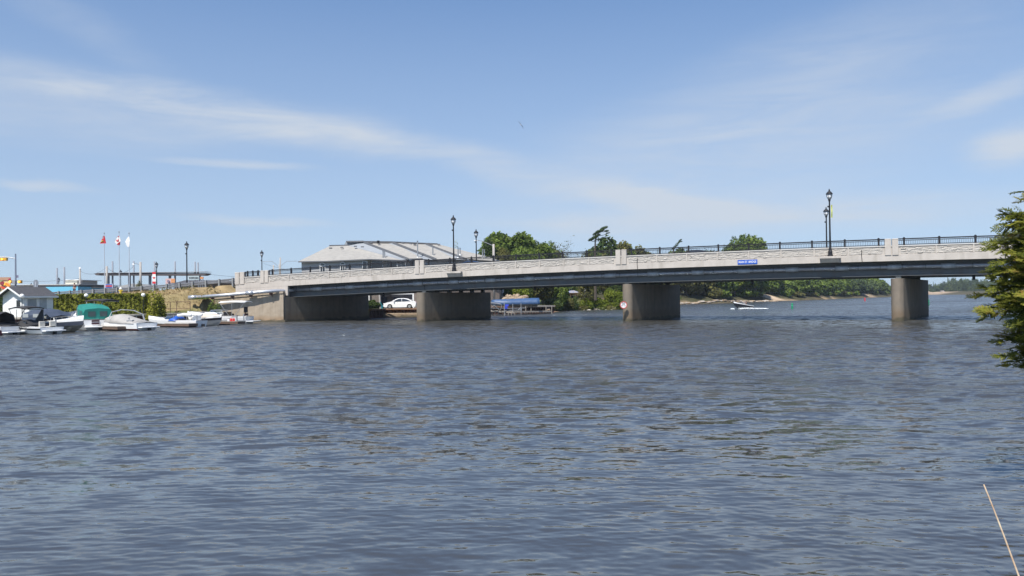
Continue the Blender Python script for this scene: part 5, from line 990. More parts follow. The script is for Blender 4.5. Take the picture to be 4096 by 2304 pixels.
# siding under the rakes
for pts in (((1394, 983, 120.9), (1453, 970, 120.9), (1630, 1037, 114.6), (1602, 1040, 114.2)), ((1480, 971, 121.9), (1569, 971, 121.9), (1744, 1040, 116.4), (1690, 1036, 116.2)), ((1640, 975, 123.4), (1702, 977, 123.4), (1866, 1040, 118.1), (1824, 1039, 118))):
    m = MB(); m.extr([Q(*p) for p in pts], (.3, 1.2, -.2)); m.build('gable_siding', MATS['grey_siding'], cb)
def wallseg(nm, mat, pts, z0, depth=9):
    """vertical wall prism: pts (px,py_top,D)"""
    P_ = [Q(*p) for p in pts]; m = MB(); lo = [Vector((p.x, p.y, z0)) for p in P_]; bk = Vector((.5, depth, 0)); n = len(P_)
    vs = lo + P_ + [v + bk for v in lo] + [v + bk for v in P_]; fs = [(i, i + 1, n + i + 1, n + i) for i in range(n - 1)] + [(2 * n + i, 3 * n + i, 3 * n + i + 1, 2 * n + i + 1) for i in range(n - 1)] + [(0, n, 3 * n, 2 * n), (n - 1, 3 * n - 1, 4 * n - 1, 2 * n - 1), ] + [(n + i, n + i + 1, 3 * n + i + 1, 3 * n + i) for i in range(n - 1)]
    m.add(vs, fs); return m.build(nm, mat, cb)
wallseg('upper_wall', stucco, [(1206, 1047, 112.4), (1311, 1045, 111.5), (1450, 1039, 111.2), (1450, 1039, 112.4), (1622, 1044, 113.4), (1624, 1040, 116), (1690, 1040, 117.2), (1742, 1041, 117.4), (1820, 1041, 119), (1868, 1040, 119.4), (2000, 1046, 121.6)], 2.9, 8)
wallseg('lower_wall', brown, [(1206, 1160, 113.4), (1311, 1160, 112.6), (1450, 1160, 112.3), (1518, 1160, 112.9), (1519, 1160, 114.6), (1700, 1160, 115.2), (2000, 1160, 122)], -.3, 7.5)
m = MB(); m.extr([Q(1196, 1098, 112.6), Q(1450, 1094, 111.5), Q(1450, 1098, 111.5), Q(1196, 1102, 112.6)], (0, .5, 0)); m.build('belt_course', whitep, cb)
def arch_window(px, D, w=24, y0=1050, y1=1092):
    c_ = Q(px, 1092, D); k = D / F; hw = w / 2 * k; ztop = Q(px, y0, D).z - hw; zb_ = c_.z
    def ring(r_): return [(c_.x + r_ * math.cos(a), c_.y, ztop + r_ * math.sin(a)) for a in np.linspace(0, math.pi, 10)]
    m = MB(); m.extr([(c_.x - hw, c_.y, zb_), (c_.x + hw, c_.y, zb_)] + ring(hw), (0, .1, 0)); f = m.build('window', whitep, cb); hi = hw * .72
    m = MB(); m.extr([(c_.x + hi * math.cos(a), c_.y - .02, ztop + hi * math.sin(a)) for a in np.linspace(0, math.pi, 10)], (0, -.02, 0)); 
    for sx in (-1, 1): m.box((c_.x + sx * hi * .55, c_.y - .03, (zb_ + ztop) / 2 - .1), (hi * .78, .03, (ztop - zb_) - .25))
    m.build('pane', glassd, f)
arch_window(1290, 111.45); arch_window(1371, 111.15, 21, 1047)
for a, b, y0, y1, D in ((1452, 1467, 1047, 1078, 111.0), (1487, 1530, 1044, 1074, 112.3), (1547, 1587, 1047, 1073, 112.8), (1606, 1620, 1044, 1076, 113.1), (1640, 1680, 1046, 1072, 116.4), (1700, 1722, 1058, 1085, 117), (1760, 1812, 1052, 1085, 118.2), (1940, 1985, 1056, 1070, 120.8)):
    A = Q(a - 3, y0 - 3, D); Bq = Q(b + 3, y1, D); m = MB(); m.box(((A.x + Bq.x) / 2, A.y + .04, (A.z + Bq.z) / 2), (Bq.x - A.x, .12, A.z - Bq.z)); f = m.build('window', whitep, cb)
    A = Q(a, y0, D); Bq = Q(b, y1, D); m = MB(); m.box(((A.x + Bq.x) / 2, A.y - .04, (A.z + Bq.z) / 2), (Bq.x - A.x, .08, A.z - Bq.z)); m.build('pane', glassd, f)
for px, y0, y1, D in ((1532, 1004, 1033, 114.2), (1538, 1003, 1032, 114.3), (1670, 965, 1028, 116.5), (1731, 986, 1022, 118.5), (1832, 992, 1030, 118.6), (1840, 993, 1017, 120), (1930, 998, 1028, 121), (1937, 999, 1027, 121.2)):
    A = Q(px, y0, D); Bq = Q(px, y1, D); m = MB(); m.tube([(A.x, A.y, Bq.z - .25), (A.x, A.y, A.z)], .09, 8); m.lathe([(.13, 0), (.13, .07)], 8, (A.x, A.y, A.z)); fl = m.build('flue', M('flue_grey', (.24, .26, .28), rough=.5), cb); m = MB(); m.lathe([(.16, 0), (.14, .25)], 8, (A.x, A.y, Bq.z - .2)); m.build('flashing', whitep, fl)
for px, py, D in ((1323, 994, 118.6), (1368, 991, 118.6), (1422, 987, 118.3), (1450, 989, 117.9), (1485, 972, 121), (1611, 974, 122.3), (1642, 976.5, 122.6), (1513, 970, 121.2), (1724, 977, 123.6), (1756, 979, 123.8), (1660, 979, 122.2)):
    A = Q(px, py, D); m = MB(); m.box(A + Vector((0, -.1, .06)), (.42, .3, .16)); m.build('roof_vent', trimg, cb)
m = MB(); A = Q(1513, 975, 120.4); m.lathe([(.12, 0), (.12, .25), (.2, .28), (.24, .42), (.16, .5)], 10, A); m.build('roof_vent', black, cb)
# ground floor details seen below the bridge
m = MB(); A = Q(1476, 1182, 112.2); m.box((A.x, A.y, 1.6), (.14, .14, 3.2)); m.build('white_post', whitep, cb)
m = MB(); P_ = [Q(1515, 1180, 111.8), Q(1519, 1205, 111.7), Q(1521, 1232, 111.6)]; m.tube([(P_[0].x, P_[0].y, 3.2), (P_[1].x, P_[1].y, 1.6), (P_[2].x, P_[2].y, -.2)], [.12, .14, .17], 6); m.build('buttress', pole_c, cb)
m = MB(); A, Bq = Q(1556, 1176, 112.4), Q(1652, 1174, 112.4); m.box(((A.x + Bq.x) / 2, A.y, (A.z + Bq.z) / 2), (Bq.x - A.x + .3, .16, .17)); C_ = Q(1650, 1176, 112.4); m.box((C_.x + .1, C_.y, C_.z / 2), (.2, .16, C_.z)); m.build('balcony_frame', whitep, cb)
for a, b in ((1521, 1548), (1576, 1606)):
    A = Q(a, 1188, 114.4); Bq = Q(b, 1238, 114.4); m = MB(); m.box(((A.x + Bq.x) / 2, A.y, A.z / 2 - .1), (Bq.x - A.x, .1, A.z + .2)); m.build('garage_door', M('garage_dark', (.05, .055, .065), rough=.7), cb); m = MB(); m.box(((A.x + Bq.x) / 2, A.y - .02, A.z + .22), (Bq.x - A.x + .7, .12, .4)); m.build('lintel', M('lintel_tan', (.24, .20, .175), rough=.8), cb)
plant('dbush', 1490, 110.2, 1200, 56, 'rounded dark clipped bush on the lawn before the row houses', n=6000, size=.1, variant=2, dpt=1.0)
# turquoise plastic chair
x = gx(1529, 108.3); t = thing('garden_chair', 'turquoise plastic garden chair leaning beside the white car', 'chair', (x, 108.3, gz(x, 108.3)), R(20)); tq = M('turquoise_plastic', (.02, .45, .58), rough=.4)
m = MB(); m.grid([[(a, y, z) for y in (-.28, 0, .28)] for a, z in ((-.32, .95), (-.22, .75), (-.12, .5), (0, .38))]); m.build('backrest', tq, t, solid=.03); m = MB(); m.grid([[(a, y, z) for y in (-.28, 0, .28)] for a, z in ((0, .37), (.2, .36), (.42, .4))]); m.build('seat', tq, t, solid=.03)
for sx, sy in ((-.05, -.26), (-.05, .26), (.38, -.26), (.38, .26)): m = MB(); m.tube([(sx, sy, .36), (sx * 1.15, sy, 0)], .025, 6); m.build('leg', tq, t)
# ================================================================ cars
def car(loc, rz, label, paint, L_=4.55, Wc=1.8, H=1.46, suv=False, name='parked_car'):
    t = thing(name, label, 'car', loc, rz); P_ = [(-2.25, .55), (-2.28, .8), (-2.15, .98), (-1.75, 1.04), (-1.2, 1.34), (-.5, 1.46), (.25, 1.44), (.75, 1.24), (1.15, 1.02), (1.75, .9), (2.15, .74), (2.27, .55), (2.27, .3), (2.1, .22)]
    if suv: P_ = [(-2.25, .5), (-2.3, 1.0), (-2.2, 1.3), (-2.0, 1.55), (-1.2, 1.68), (-.2, 1.68), (.35, 1.6), (.95, 1.15), (1.5, 1.05), (2.1, .95), (2.3, .7), (2.3, .35), (2.1, .25)]
    kx = L_ / 4.55; P_ = [(a * kx, b * H / (1.68 if suv else 1.46)) for a, b in P_]
    def arc(cx, r_=.36): return [(cx * kx + r_ * math.cos(a), .32 + r_ * math.sin(a)) for a in np.linspace(0, math.pi, 9)][::1]
    low = [(1.78 * kx, .22)] + arc(1.38) + [(1.0 * kx, .2), (-.95 * kx, .2)] + arc(-1.36) + [(-1.8 * kx, .22), (-2.15 * kx, .25)]
    prof = P_ + low; m = MB(); n = len(prof); rows = []
    for y, ins in ((-1, .97), (-.96, 1.0), (.96, 1.0), (1, .97)):
        rows.append([(x * (1 if abs(y) < .99 else .99), y * Wc / 2 * (1 - .16 * max(0, (z - .95 * H / 1.46)) / .5), z if abs(y) < .99 else .55 + (z - .55) * ins) for x, z in prof])
    vs = [p for r_ in rows for p in r_]; fs = [(i * n + j, i * n + (j + 1) % n, (i + 1) * n + (j + 1) % n, (i + 1) * n + j) for i in range(3) for j in range(n)] + [tuple(range(n)), tuple(3 * n + j for j in range(n - 1, -1, -1))]; m.add(vs, fs); m.build('body', paint, t)
    hs = H / (1.68 if suv else 1.46)
    for sy in (-1, 1):
        yy = lambda z: sy * (Wc / 2 * (1 - .16 * max(0, (z - .95 * H / 1.46)) / .5) + .006)
        for poly in (([(-1.45, 1.06), (-1.1, 1.26), (-.5, 1.38), (-.32, 1.38), (-.32, 1.02)], [(-.25, 1.02), (-.25, 1.38), (.15, 1.37), (.6, 1.2), (.92, 1.0)]) if not suv else ([(-1.95, 1.2), (-1.85, 1.5), (-1.0, 1.58), (-1.0, 1.18)], [(-.92, 1.18), (-.92, 1.58), (-.1, 1.58), (-.1, 1.16)], [(-.02, 1.16), (-.02, 1.57), (.3, 1.52), (.75, 1.16)])):
            g__ = MB(); g__.extr([(x * kx, yy(z * hs), z * hs) for x, z in poly], (0, -sy * .03, 0)); g__.build('side_window', glassd, t)
        mr_ = MB(); mr_.box((.78 * kx, sy * (Wc / 2 + .07), .99 * hs), (.16, .18, .13)); mr_.build('wing_mirror', paint, t, bevel=.03)
        for cx in (1.38, -1.36):
            c_ = (cx * kx, sy * (Wc / 2 - .11), .32); w_ = MB(); w_.tube([(c_[0], c_[1] - .1, .32), (c_[0], c_[1] + .1, .32)], .32, 20); wo = w_.build('wheel', rubber, t)
            r_ = MB(); y1 = c_[1] + sy * .104; r_.tube([(c_[0], y1 - sy * .01, .32), (c_[0], y1 + sy * .012, .32)], .2, 16); r_.build('rim', M('alloy', (.6, .6, .6), rough=.3, metal=.6), wo)
        h_ = MB(); h_.box((2.12 * kx, sy * .62, .72 * hs), (.22, .36, .13), rz=-sy * .4); h_.build('headlight', M('headlight_glass', (.6, .62, .65), rough=.1), t); h_ = MB(); h_.box((-2.2 * kx, sy * .66, .88 * hs), (.14, .3, .16)); h_.build('tail_light', M('tail_red', (.35, .01, .01), rough=.3), t)
        d_ = MB(); d_.box((-.6 * kx, sy * (Wc / 2 + .005), .88 * hs), (.16, .03, .03)); d_.box((.35 * kx, sy * (Wc / 2 + .005), .86 * hs), (.16, .03, .03)); d_.build('door_handle', paint, t)
    ws = [(.62, 1.3), (1.12, 1.04)] if not suv else [(.42, 1.6), (.97, 1.16)]; g__ = MB(); g__.grid([[(x * kx + .02, y * (Wc / 2 - .12), z * hs + .012) for y in (-1, 1)] for x, z in ws]); g__.build('windscreen', glassd, t, solid=.01)
    ws = [(-1.22, 1.34), (-1.72, 1.05)] if not suv else [(-2.02, 1.54), (-2.21, 1.3)]; g__ = MB(); g__.grid([[(x * kx - .02, y * (Wc / 2 - .14), z * hs + .012) for y in (-1, 1)] for x, z in ws]); g__.build('rear_window', glassd, t, solid=.01)
    return t
cw = M('car_white', (.80, .80, .80), (.78, .78, .78), rough=.2); cdk = M('car_dark', (.02, .022, .03), (.025, .027, .035), rough=.15); cbl = M('car_blue', (.03, .06, .14), rough=.15)
xc = gx(1602, 108.3); car((xc, 108.3, gz(xc, 108.3) + .0), R(180), 'white sedan parked on the bank beside the row houses', cw)
b_ = B(27.6, 9.0, float(zr(27.6)) + .04); car(b_, R(180) - BA, 'dark sedan driving on the bridge behind the railing', cdk, name='car'); b_ = B(1.6, 9.6, float(zr(1.6)) + .04)
car(b_, R(180) - BA, 'dark blue car on the bridge right of the left fascia lamp', cbl, name='car', H=1.5)
# ================================================================ white porch building seen under the bridge at the middle
bx = gx(1965, 128); t = thing('white_house', 'low white house with railing and stairs glimpsed beneath the deck right of the wide pier', 'building', (bx, 128, gz(bx, 128))); o_ = Vector(t.location)
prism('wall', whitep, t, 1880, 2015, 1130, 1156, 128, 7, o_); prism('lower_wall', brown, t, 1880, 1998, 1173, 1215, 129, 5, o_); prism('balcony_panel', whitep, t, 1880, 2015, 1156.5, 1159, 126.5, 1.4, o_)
for a, b, y0, y1 in ((1880, 2015, 1168, 1174), (2010, 2015, 1159.2, 1168), (1958, 1976, 1159.2, 1173)): prism('balcony_panel', whitep, t, a, b, y0, y1, 126.4, .2, o_)
prism('window', glassd, t, 1980, 2008, 1162, 1168, 127.7, .25, o_); prism('roof', M('pale_roof', (.5, .5, .49)), t, 1874, 2022, 1120, 1130, 127, 9, o_)
# ================================================================ boat lift with tarp covered boat and docks
lx, ly = gx(2060, 117), 112.5
t = thing('boat_lift', 'silver boat lift frame and weathered dock behind the bridge', 'dock', (0, 0, 0)); tdir = Vector((1, .50, 0)).normalized()
def lw(px, py, D): return at(px, py, D)
t.location = (gx(1960, 109), 109, 0); o_ = Vector(t.location); al = galv
def LQ(px, py, D): return lw(px, py, D) - o_
def plank(nm, a, b, th, w, mat):
    A, Bq = LQ(*a), LQ(*b); d = (Bq - A); m = MB(); n_ = Vector((-d.y, d.x, 0)).normalized() * w; m.extr([A, Bq, Bq - Vector((0, 0, th)), A - Vector((0, 0, th))], n_); return m.build(nm, mat, t)
plank('dock_deck', (1950, 1239, 106), (2055, 1247, 106.5), .22, 1.4, wood); plank('dock_deck', (2050, 1245, 107), (2205, 1243, 112), .2, 1.3, wood); plank('lift_beam', (2120, 1222.5, 113), (2220, 1221, 116), .22, 2.2, wood); plank('lift_beam', (1960, 1205, 113), (2130, 1224, 113), .10, .2, wood)
for px, y0, D in ((2017, 1208, 106), (2051, 1215, 107), (2084, 1213, 108), (2103, 1224, 109), (2184, 1224, 111.5), (2207, 1222, 113), (2124, 1214, 110)):
    A = LQ(px, y0, D); m = MB(); m.tube([(A.x, A.y, -1.5), (A.x, A.y, A.z)], .055, 7); m.build('dock_post', al if px < 2100 else wood, t)
for px in range(1966, 2060, 13): A = LQ(px, 1247, 106.4); m = MB(); m.tube([(A.x, A.y, -1), (A.x + .1, A.y, A.z)], .05, 5); m.build('pile', wood, t)
m = MB(); m.tube([LQ(1958, 1211, 105.5), LQ(2004, 1217, 105.5), LQ(2007, 1221, 105.5), LQ(2002, 1240, 105.5)], .04, 6); m.tube([LQ(1958, 1209, 105.7), LQ(1990, 1212, 105.7), LQ(2004, 1217, 105.5)], .035, 6); m.tube([LQ(1985, 1213, 105.6), LQ(1962, 1235, 105.6)], .035, 6); m.tube([LQ(1970, 1215, 105.6), LQ(1998, 1240, 105.6)], .035, 6); m.tube([LQ(1960, 1233, 105.6), LQ(2017, 1233, 106)], .04, 6); m.build('lift_rail', al, t)
m = MB()
for a, b in (((2017, 1234, 107), (2103, 1232, 109)), ((2017, 1242, 107), (2084, 1240, 108)), ((2072, 1240, 108), (2084, 1230, 108)), ((2084, 1225, 108), (2086, 1242, 108))): m.tube([LQ(*a), LQ(*b)], .045, 6)
m.build('lift_brace', al, t)
tb = thing('covered_boat', 'boat on the lift wrapped in a long blue tarp', 'boat', (gx(2060, 110.5), 110.5, 1.75), R(8)); L_ = 6.8
m = MB(); rows = []
for u in np.linspace(0, 1, 15):
    w_ = 1.15 * (1 - .75 * max(0, (.35 - u) / .35) ** 1.7); h_ = .26 + .22 * u ** .6; x = (u - .5) * L_; rows.append([(x, q * w_ + .02 * math.sin(u * 30), (1 - abs(q) ** 2.2) * h_ + .12 - (.4 * abs(q) ** 6) + .02 * math.sin(u * 47 + q * 5)) for q in np.linspace(-1, 1, 11)])
m.grid(rows); m.add(rows[-1], [tuple(range(11))]); m.build('tarp', blue_tarp, tb, smooth=True, solid=.02)
m = MB(); rows = []
for u in np.linspace(0.02, .97, 9): w_ = 1.08 * (1 - .85 * max(0, (.45 - u) / .45) ** 2); x = (u - .5) * L_; rows.append([(x, q * w_, -.15 - .5 * (1 - abs(q)) * (.4 + .6 * min(1, u * 2))) for q in (-1, -.85, 0, .85, 1)])
m.grid(rows); m.build('hull', M('dull_hull', (.16, .17, .18), rough=.4), tb, solid=.03)
x_ = gx(2024, 106.6); m = MB(); m.box((0, 0, .1), (.34, .3, .4)); m.box((.1, 0, .42), (.5, .34, .22)); o = m.build('cooler', M('cooler_blue', (.05, .08, .6), rough=.4)); o.location = (x_, 106.6, at(2024, 1236, 106.6).z + .1); props(o, 'small blue and white box standing on the weathered dock', 'box')
# rocks
rockm = M('pale_rock', (.36, .28, .20), (.20, .15, .10), sc=2, rough=.95, bump=.5, bsc=5); wrock = M('grey_rock', (.40, .36, .32), (.28, .24, .2), sc=2, rough=.95)
def rock(px, D, w, h_, label, group, mat=rockm, dz=0):
    x = gx(px, D); z = gz(x, D); g_ = random.Random(px); me = bmesh.new(); bmesh.ops.create_icosphere(me, subdivisions=2, radius=.5)
    for v in me.verts: v.co *= 1 + g_.uniform(-.18, .18); v.co.x = round(v.co.x * 5) / 5 * .5 + v.co.x * .5
    m_ = bpy.data.meshes.new('rock'); me.to_mesh(m_); me.free(); m_.materials.append(mat); o = bpy.data.objects.new('rock', m_); C.objects.link(o); o.scale = (w, w * .8, h_); o.location = (x, D, max(z, -.1) + dz + h_ * .25); o.rotation_euler = (0, 0, g_.uniform(0, 3)); props(o, label, 'rock', group); return o
for i in range(22): rock(2002 + i * 5 + random.Random(i).randint(-2, 2), 121.5 + (i % 3) * .7, random.Random(i + 50).uniform(.7, 1.3), random.Random(i + 90).uniform(.5, .9), 'pale boulder in the stone bank above the blue tarp boat', 'boulders above the blue tarp boat', dz=.5 + .25 * (i % 3) + .35 * math.sin(i / 22 * math.pi))
for i in range(8): rock(2150 + i * 6, 118.8, .8, .6, 'pale boulder behind the end of the blue tarp', 'boulders behind the end of the tarp', dz=.4)
for i in range(11): rd_ = random.Random(i + 7); rock(2225 + i * 22 + rd_.randint(-3, 3), 140.0 + rd_.uniform(-.5, 3), rd_.uniform(.35, .9), rd_.uniform(.15, .3), 'small stone on the muddy shore left of the middle pier', 'stones on the muddy shore', mat=wrock if i % 3 else M('pale_stone', (.6, .56, .5)))
# driftwood roots on the muddy shore
for i, (px, lb) in enumerate(((2290, 'bleached driftwood heap at the left of the muddy shore'), (2372, 'grey driftwood branch reaching into the water'), (2420, 'tangle of grey roots under the bright bushes'), (2460, 'tangle of roots beside the middle pier'))):
    D = 141.5; x = gx(px, D); rd_ = random.Random(i); m = MB()
    for k in range(9): a = rd_.uniform(-.3, 3.4); L_ = rd_.uniform(.8, 2.2); m.tube([(0, 0, 0), (L_ * .5 * math.cos(a), rd_.uniform(-.4, .2), L_ * .35), (L_ * math.cos(a), rd_.uniform(-.8, .2), L_ * rd_.uniform(.0, .6))], [.07, .05, .02], 5)
    o = m.build('driftwood', M('driftwood', (.42, .38, .32), (.25, .22, .18), rough=.9)); o.location = (x, D, gz(x, D) + .1); props(o, lb, 'driftwood')
# ================================================================ trees behind the bridge
plant('round', 2040, 146, 912, 270, 'largest round green tree crest behind the bridge right of the row houses', n=26000, size=.055, zb=1.5)
plant('dark', 1962, 141, 944, 120, 'dark green tree behind the curved arm street light', n=12000, size=.06, variant=3, zb=1.5); plant('round', 2130, 150, 936, 220, 'green tree sloping down right of the largest tree', n=14000, size=.055, variant=1, zb=1.5)
plant('round', 2200, 152, 968, 150, 'low green tree at the right foot of the big tree group', n=9000, size=.06, variant=2, zb=1.5); plant('olive', 2010, 135, 978, 150, 'olive green leafy tree in front of the big tree group', n=12000, size=.055, variant=1, zb=1.5); plant('round', 2095, 138, 985, 170, 'mid green tree low in front of the big tree group', n=12000, size=.055, variant=4, zb=1.5); plant('olive', 2235, 150, 1005, 90, 'low olive tree under the bare twigs', n=5000, size=.07, variant=2, zb=1.5)
plant('willow', 1832, 175, 966, 58, 'small pale tree top peeking over the row house roof', n=900, size=.1, variant=5, zb=2, name='tree'); plant('dark', 1935, 160, 960, 40, 'thin dark tree left of the curved arm street light', n=2500, size=.08, variant=6, zb=2)
def baretree(px, D, ytop, wpx, label, mat=greybark, seed=1, n=7, leaves=None):
    x = gx(px, D); z0 = 1.8; H = at(px, ytop, D).z - z0; W_ = wpx / F * D / 2; t = thing('bare_tree', label, 'tree', (x, D, z0)); g_ = random.Random(seed); m = MB(); tips = []
    def br(p, d, L_, r_, k):
        q = p + d * L_; mid = p + d * L_ * .5 + Vector((g_.uniform(-.1, .1), g_.uniform(-.1, .1), 0)) * L_ * .4; m.tube([p, mid, q], [r_, r_ * .8, r_ * .5], 5 if k > 1 else 4, caps=False); tips.append(q)
        if k > 0:
            for _ in range(3 if k > 1 else 4): br(p.lerp(q, g_.uniform(.45, 1)), (d + Vector((g_.uniform(-.7, .7), g_.uniform(-.5, .5), g_.uniform(.0, .5)))).normalized(), L_ * g_.uniform(.5, .75), r_ * .5, k - 1)
    for i in range(n): br(Vector((g_.uniform(-.5, .5) * W_, g_.uniform(-.4, .4), 0)), Vector((g_.uniform(-.25, .25), g_.uniform(-.1, .1), 1)).normalized(), H * .5, .07, 3)
    m.build('branches', mat, t, fix=False)
    if leaves:
        p = np.array([tuple(v) for v in tips for _ in range(3)]); p += np.random.default_rng(seed).normal(0, .25, p.shape); v, f = leafquads(p, np.tile([0, 0, 1.], (len(p), 1)), .13, .6, 1); npmesh('leaves', v, f, leaves, t)
baretree(2212, 150, 968, 60, 'thin almost leafless tree right of the big green trees', seed=3, leaves=L_olive); baretree(2258, 150, 984, 44, 'small nearly bare sapling in the gap over the railing', seed=9, n=5, leaves=L_olive)
# windblown pine
def pine(px, D, ytop, label, pads, trunkpts, seed=2, wid=.16):
    x = gx(px, D); z0 = 1.8; t = thing('windblown_pine', label, 'tree', (x, D, z0)); o_ = Vector(t.location); k = D / F; m = MB(); tp_ = [at(a, b, D) - o_ for a, b in trunkpts]; m.tube([Vector((tp_[0].x, 0, 0))] + tp_, [wid * 1.5] + list(np.linspace(wid, .04, len(tp_))), 7); g_ = np.random.default_rng(seed); P_, Nn = [], []
    for (a, b, w_, h_, ty) in pads:
        c_ = at(a, b, D) - o_; best = min(tp_, key=lambda q: abs(q.z - (c_.z - .4))); m.tube([best, best.lerp(c_, .6) - Vector((0, 0, .15)), c_], [.06, .045, .02], 5)
        n = int(w_ * h_ * .8) + 20; d = g_.normal(0, 1, (n, 3)); d /= np.linalg.norm(d, axis=1, keepdims=True); r_ = g_.random((n, 1)) ** .4; pp_ = d * r_ * np.array([w_ * k / 2, w_ * k / 2 * .8, h_ * k / 2 * .55]); pp_[:, 2] += pp_[:, 0] * ty; P_.append(pp_ + np.array(c_)); Nn.append(d + [0, 0, .5])
    m.build('trunk', bark, t, fix=False); v, f = leafquads(np.vstack(P_), np.vstack(Nn), .10, .35, .7, g_); npmesh('needles', v, f, L_pine, t)
pine(2381, 132, 900, 'tall windswept pine leaning right over the bridge railing', [(2416, 912, 34, 22, .3), (2398, 925, 44, 26, .35), (2426, 924, 22, 14, .1), (2385, 944, 38, 22, .4), (2374, 952, 40, 20, .3), (2362, 961, 22, 12, .2), (2400, 956, 36, 10, .1), (2432, 932, 18, 8, .2), (2380, 935, 22, 18, .4)], [(2380, 1040), (2380, 1000), (2381, 965), (2386, 945), (2398, 925), (2410, 912)], wid=.17)
pine(2700, 214, 953, 'small wind bent pine left of the dark car', [(2720, 962, 16, 18, .6), (2712, 972, 26, 18, .6), (2703, 984, 28, 18, .5), (2692, 994, 20, 14, .3), (2726, 966, 10, 8, .2)], [(2689, 1030), (2694, 1000), (2703, 985), (2718, 963)], seed=6, wid=.2)
for kind, px, D, y, w_, lb, v_, n in (('obush', 2350, 142, 1002, 90, 'low spreading conifer at the foot of the windswept pine', 1, 4000), ('olive', 2420, 150, 1002, 90, 'pale green tree right of the windswept pine trunk', 3, 4000), ('tall', 2465, 160, 992, 70, 'green treetop left of the middle pillar pair', 5, 3000), ('round', 2530, 160, 990, 60, 'green treetop right of the middle pillar pair', 6, 3000), ('dark', 2585, 184, 1000, 40, 'tiny dark treetop above the railing', 7, 1500), ('farcon', 2633, 196, 994, 22, 'small conifer tip above the railing', 1, 700), ('dark', 2562, 170, 1002, 50, 'low dark crown behind the middle pillars', 8, 1500),
                          ('conifer', 2750, 232, 985, 14, 'tiny spruce tip above the dark car', 1, 500), ('dark', 2852, 240, 972, 34, 'pointed dark tree left of the leafy clump', 3, 2200), ('dark', 2815, 236, 983, 80, 'flat dark tree behind the dark car', 4, 3000), ('round', 2940, 250, 950, 90, 'left part of the leafy tree clump above the railing', 7, 8000), ('round', 2978, 255, 941, 140, 'tallest tree of the leafy clump above the railing', 3, 10000), ('round', 3022, 262, 942, 110, 'right tree of the leafy clump above the railing', 6, 8000), ('dark', 2905, 246, 975, 50, 'small tree at the left foot of the leafy clump', 5, 4000), ('round', 3045, 270, 968, 50, 'small treetop at the right foot of the leafy clump', 8, 2000)):
    plant(kind, px, D, y, w_, lb, n=n, size=.085, variant=v_, zb=1.8)
# shore vegetation beneath the deck
for kind, px, D, y, w_, lb, v_ in (('bush', 2080, 126, 1128, 90, 'bright green leafy tree above the stone bank behind the tarp boat', 3), ('tbush', 2030, 129, 1140, 70, 'green shrub behind the white house corner', 4), ('dark', 2125, 130, 1110, 60, 'dark trunked tree between the bright and olive trees under the deck', 9), ('olive', 2172, 130, 1085, 130, 'broad olive green tree under the deck behind the dock end', 4), ('tall', 2235, 134, 1080, 110, 'grey green tree under the deck left of the parked boat', 8), ('dbush', 2215, 131, 1190, 80, 'dark shrub at the end of the weathered dock', 5), ('obush', 2262, 138, 1186, 70, 'olive shrub on the muddy shore', 2), ('dbush', 2290, 139.5, 1178, 60, 'dark leafy bush left of the bright bank bushes', 6),
                               ('bush', 2345, 142, 1186, 70, 'low bright green bush in the middle of the muddy bank', 5), ('bush', 2400, 143, 1192, 90, 'low bright green bush spreading above the roots', 6), ('bush', 2452, 145, 1152, 90, 'tall bright green bush beside the middle pier', 7), ('bush', 2488, 147, 1162, 70, 'bright green bush partly hidden by the middle pier', 8), ('obush', 2428, 143, 1212, 80, 'low brown green brush over the roots', 3), ('obush', 2330, 142, 1214, 60, 'low brown green brush in the middle of the muddy bank', 9), ('obush', 2470, 145, 1213, 60, 'low brown green brush beside the middle pier', 8)):
    plant(kind, px, D, y, w_, lb, n=7000, size=.075, variant=v_, zb=None)
for i, px in enumerate(range(2280, 2560, 28)): plant('dark' if i % 3 else 'tall', px, 172 + (i * 7) % 9, 1075 - (i * 13) % 17, 75, 'dark tree in the shaded row far behind the bright bank bushes', group='shaded trees behind the bright bushes', n=3000, size=.08, variant=i % 4, zb=1.4)
# parked boat on the bank and sign
x = gx(2294, 150); t = thing('covered_boat', 'small boat under a white and blue cover parked on the bank', 'boat', (x, 150, at(2290, 1176, 150).z), R(-14)); t.scale = (.8, .8, .7); m = MB(); m.grid([[(a, q * w_, h_ * (1 - abs(q) ** 2) + .3) for q in np.linspace(-1, 1, 7)] for a, w_, h_ in ((-1.6, .7, .3), (-.9, .8, .65), (.1, .8, .7), (1.0, .6, .4), (1.7, .1, .15))]); m.build('cover', M('pale_cover', (.12, .16, .30), (.30, .27, .23), sc=2, rough=.7), t, solid=.02); m = MB(); m.grid([[(a, q * w_, .28 - .45 * (1 - abs(q))) for q in np.linspace(-1, 1, 5)] for a, w_ in ((-1.6, .68), (0, .78), (1.0, .58), (1.75, .08))]); m.build('hull', M('hull_tan', (.40, .27, .18), rough=.5), t, solid=.03)
m = MB(); m.box((-.6, 0, -.9), (.12, 1.2, 1.4)); m.box((.7, 0, -.9), (.12, 1.2, 1.4)); m.build('stand', rust, t)
x = gx(2339, 150); z0 = gz(x, 150); zs = at(2339, 1160, 150).z; t = thing('river_sign', 'small pale notice sign on a post on the bank', 'sign', (x, 150, z0)); m = MB(); m.tube([(0, 0, 0), (0, 0, zs - z0)], .04, 6); m.build('post', galv, t); m = MB(); m.box((0, -.06, zs - z0), (.4, .04, .5)); sb_ = m.build('sign_board', signwhite, t); m = MB(); m.box((0, -.09, zs - z0 + .08), (.16, .02, .2)); m.build('dark_mark', black, sb_)
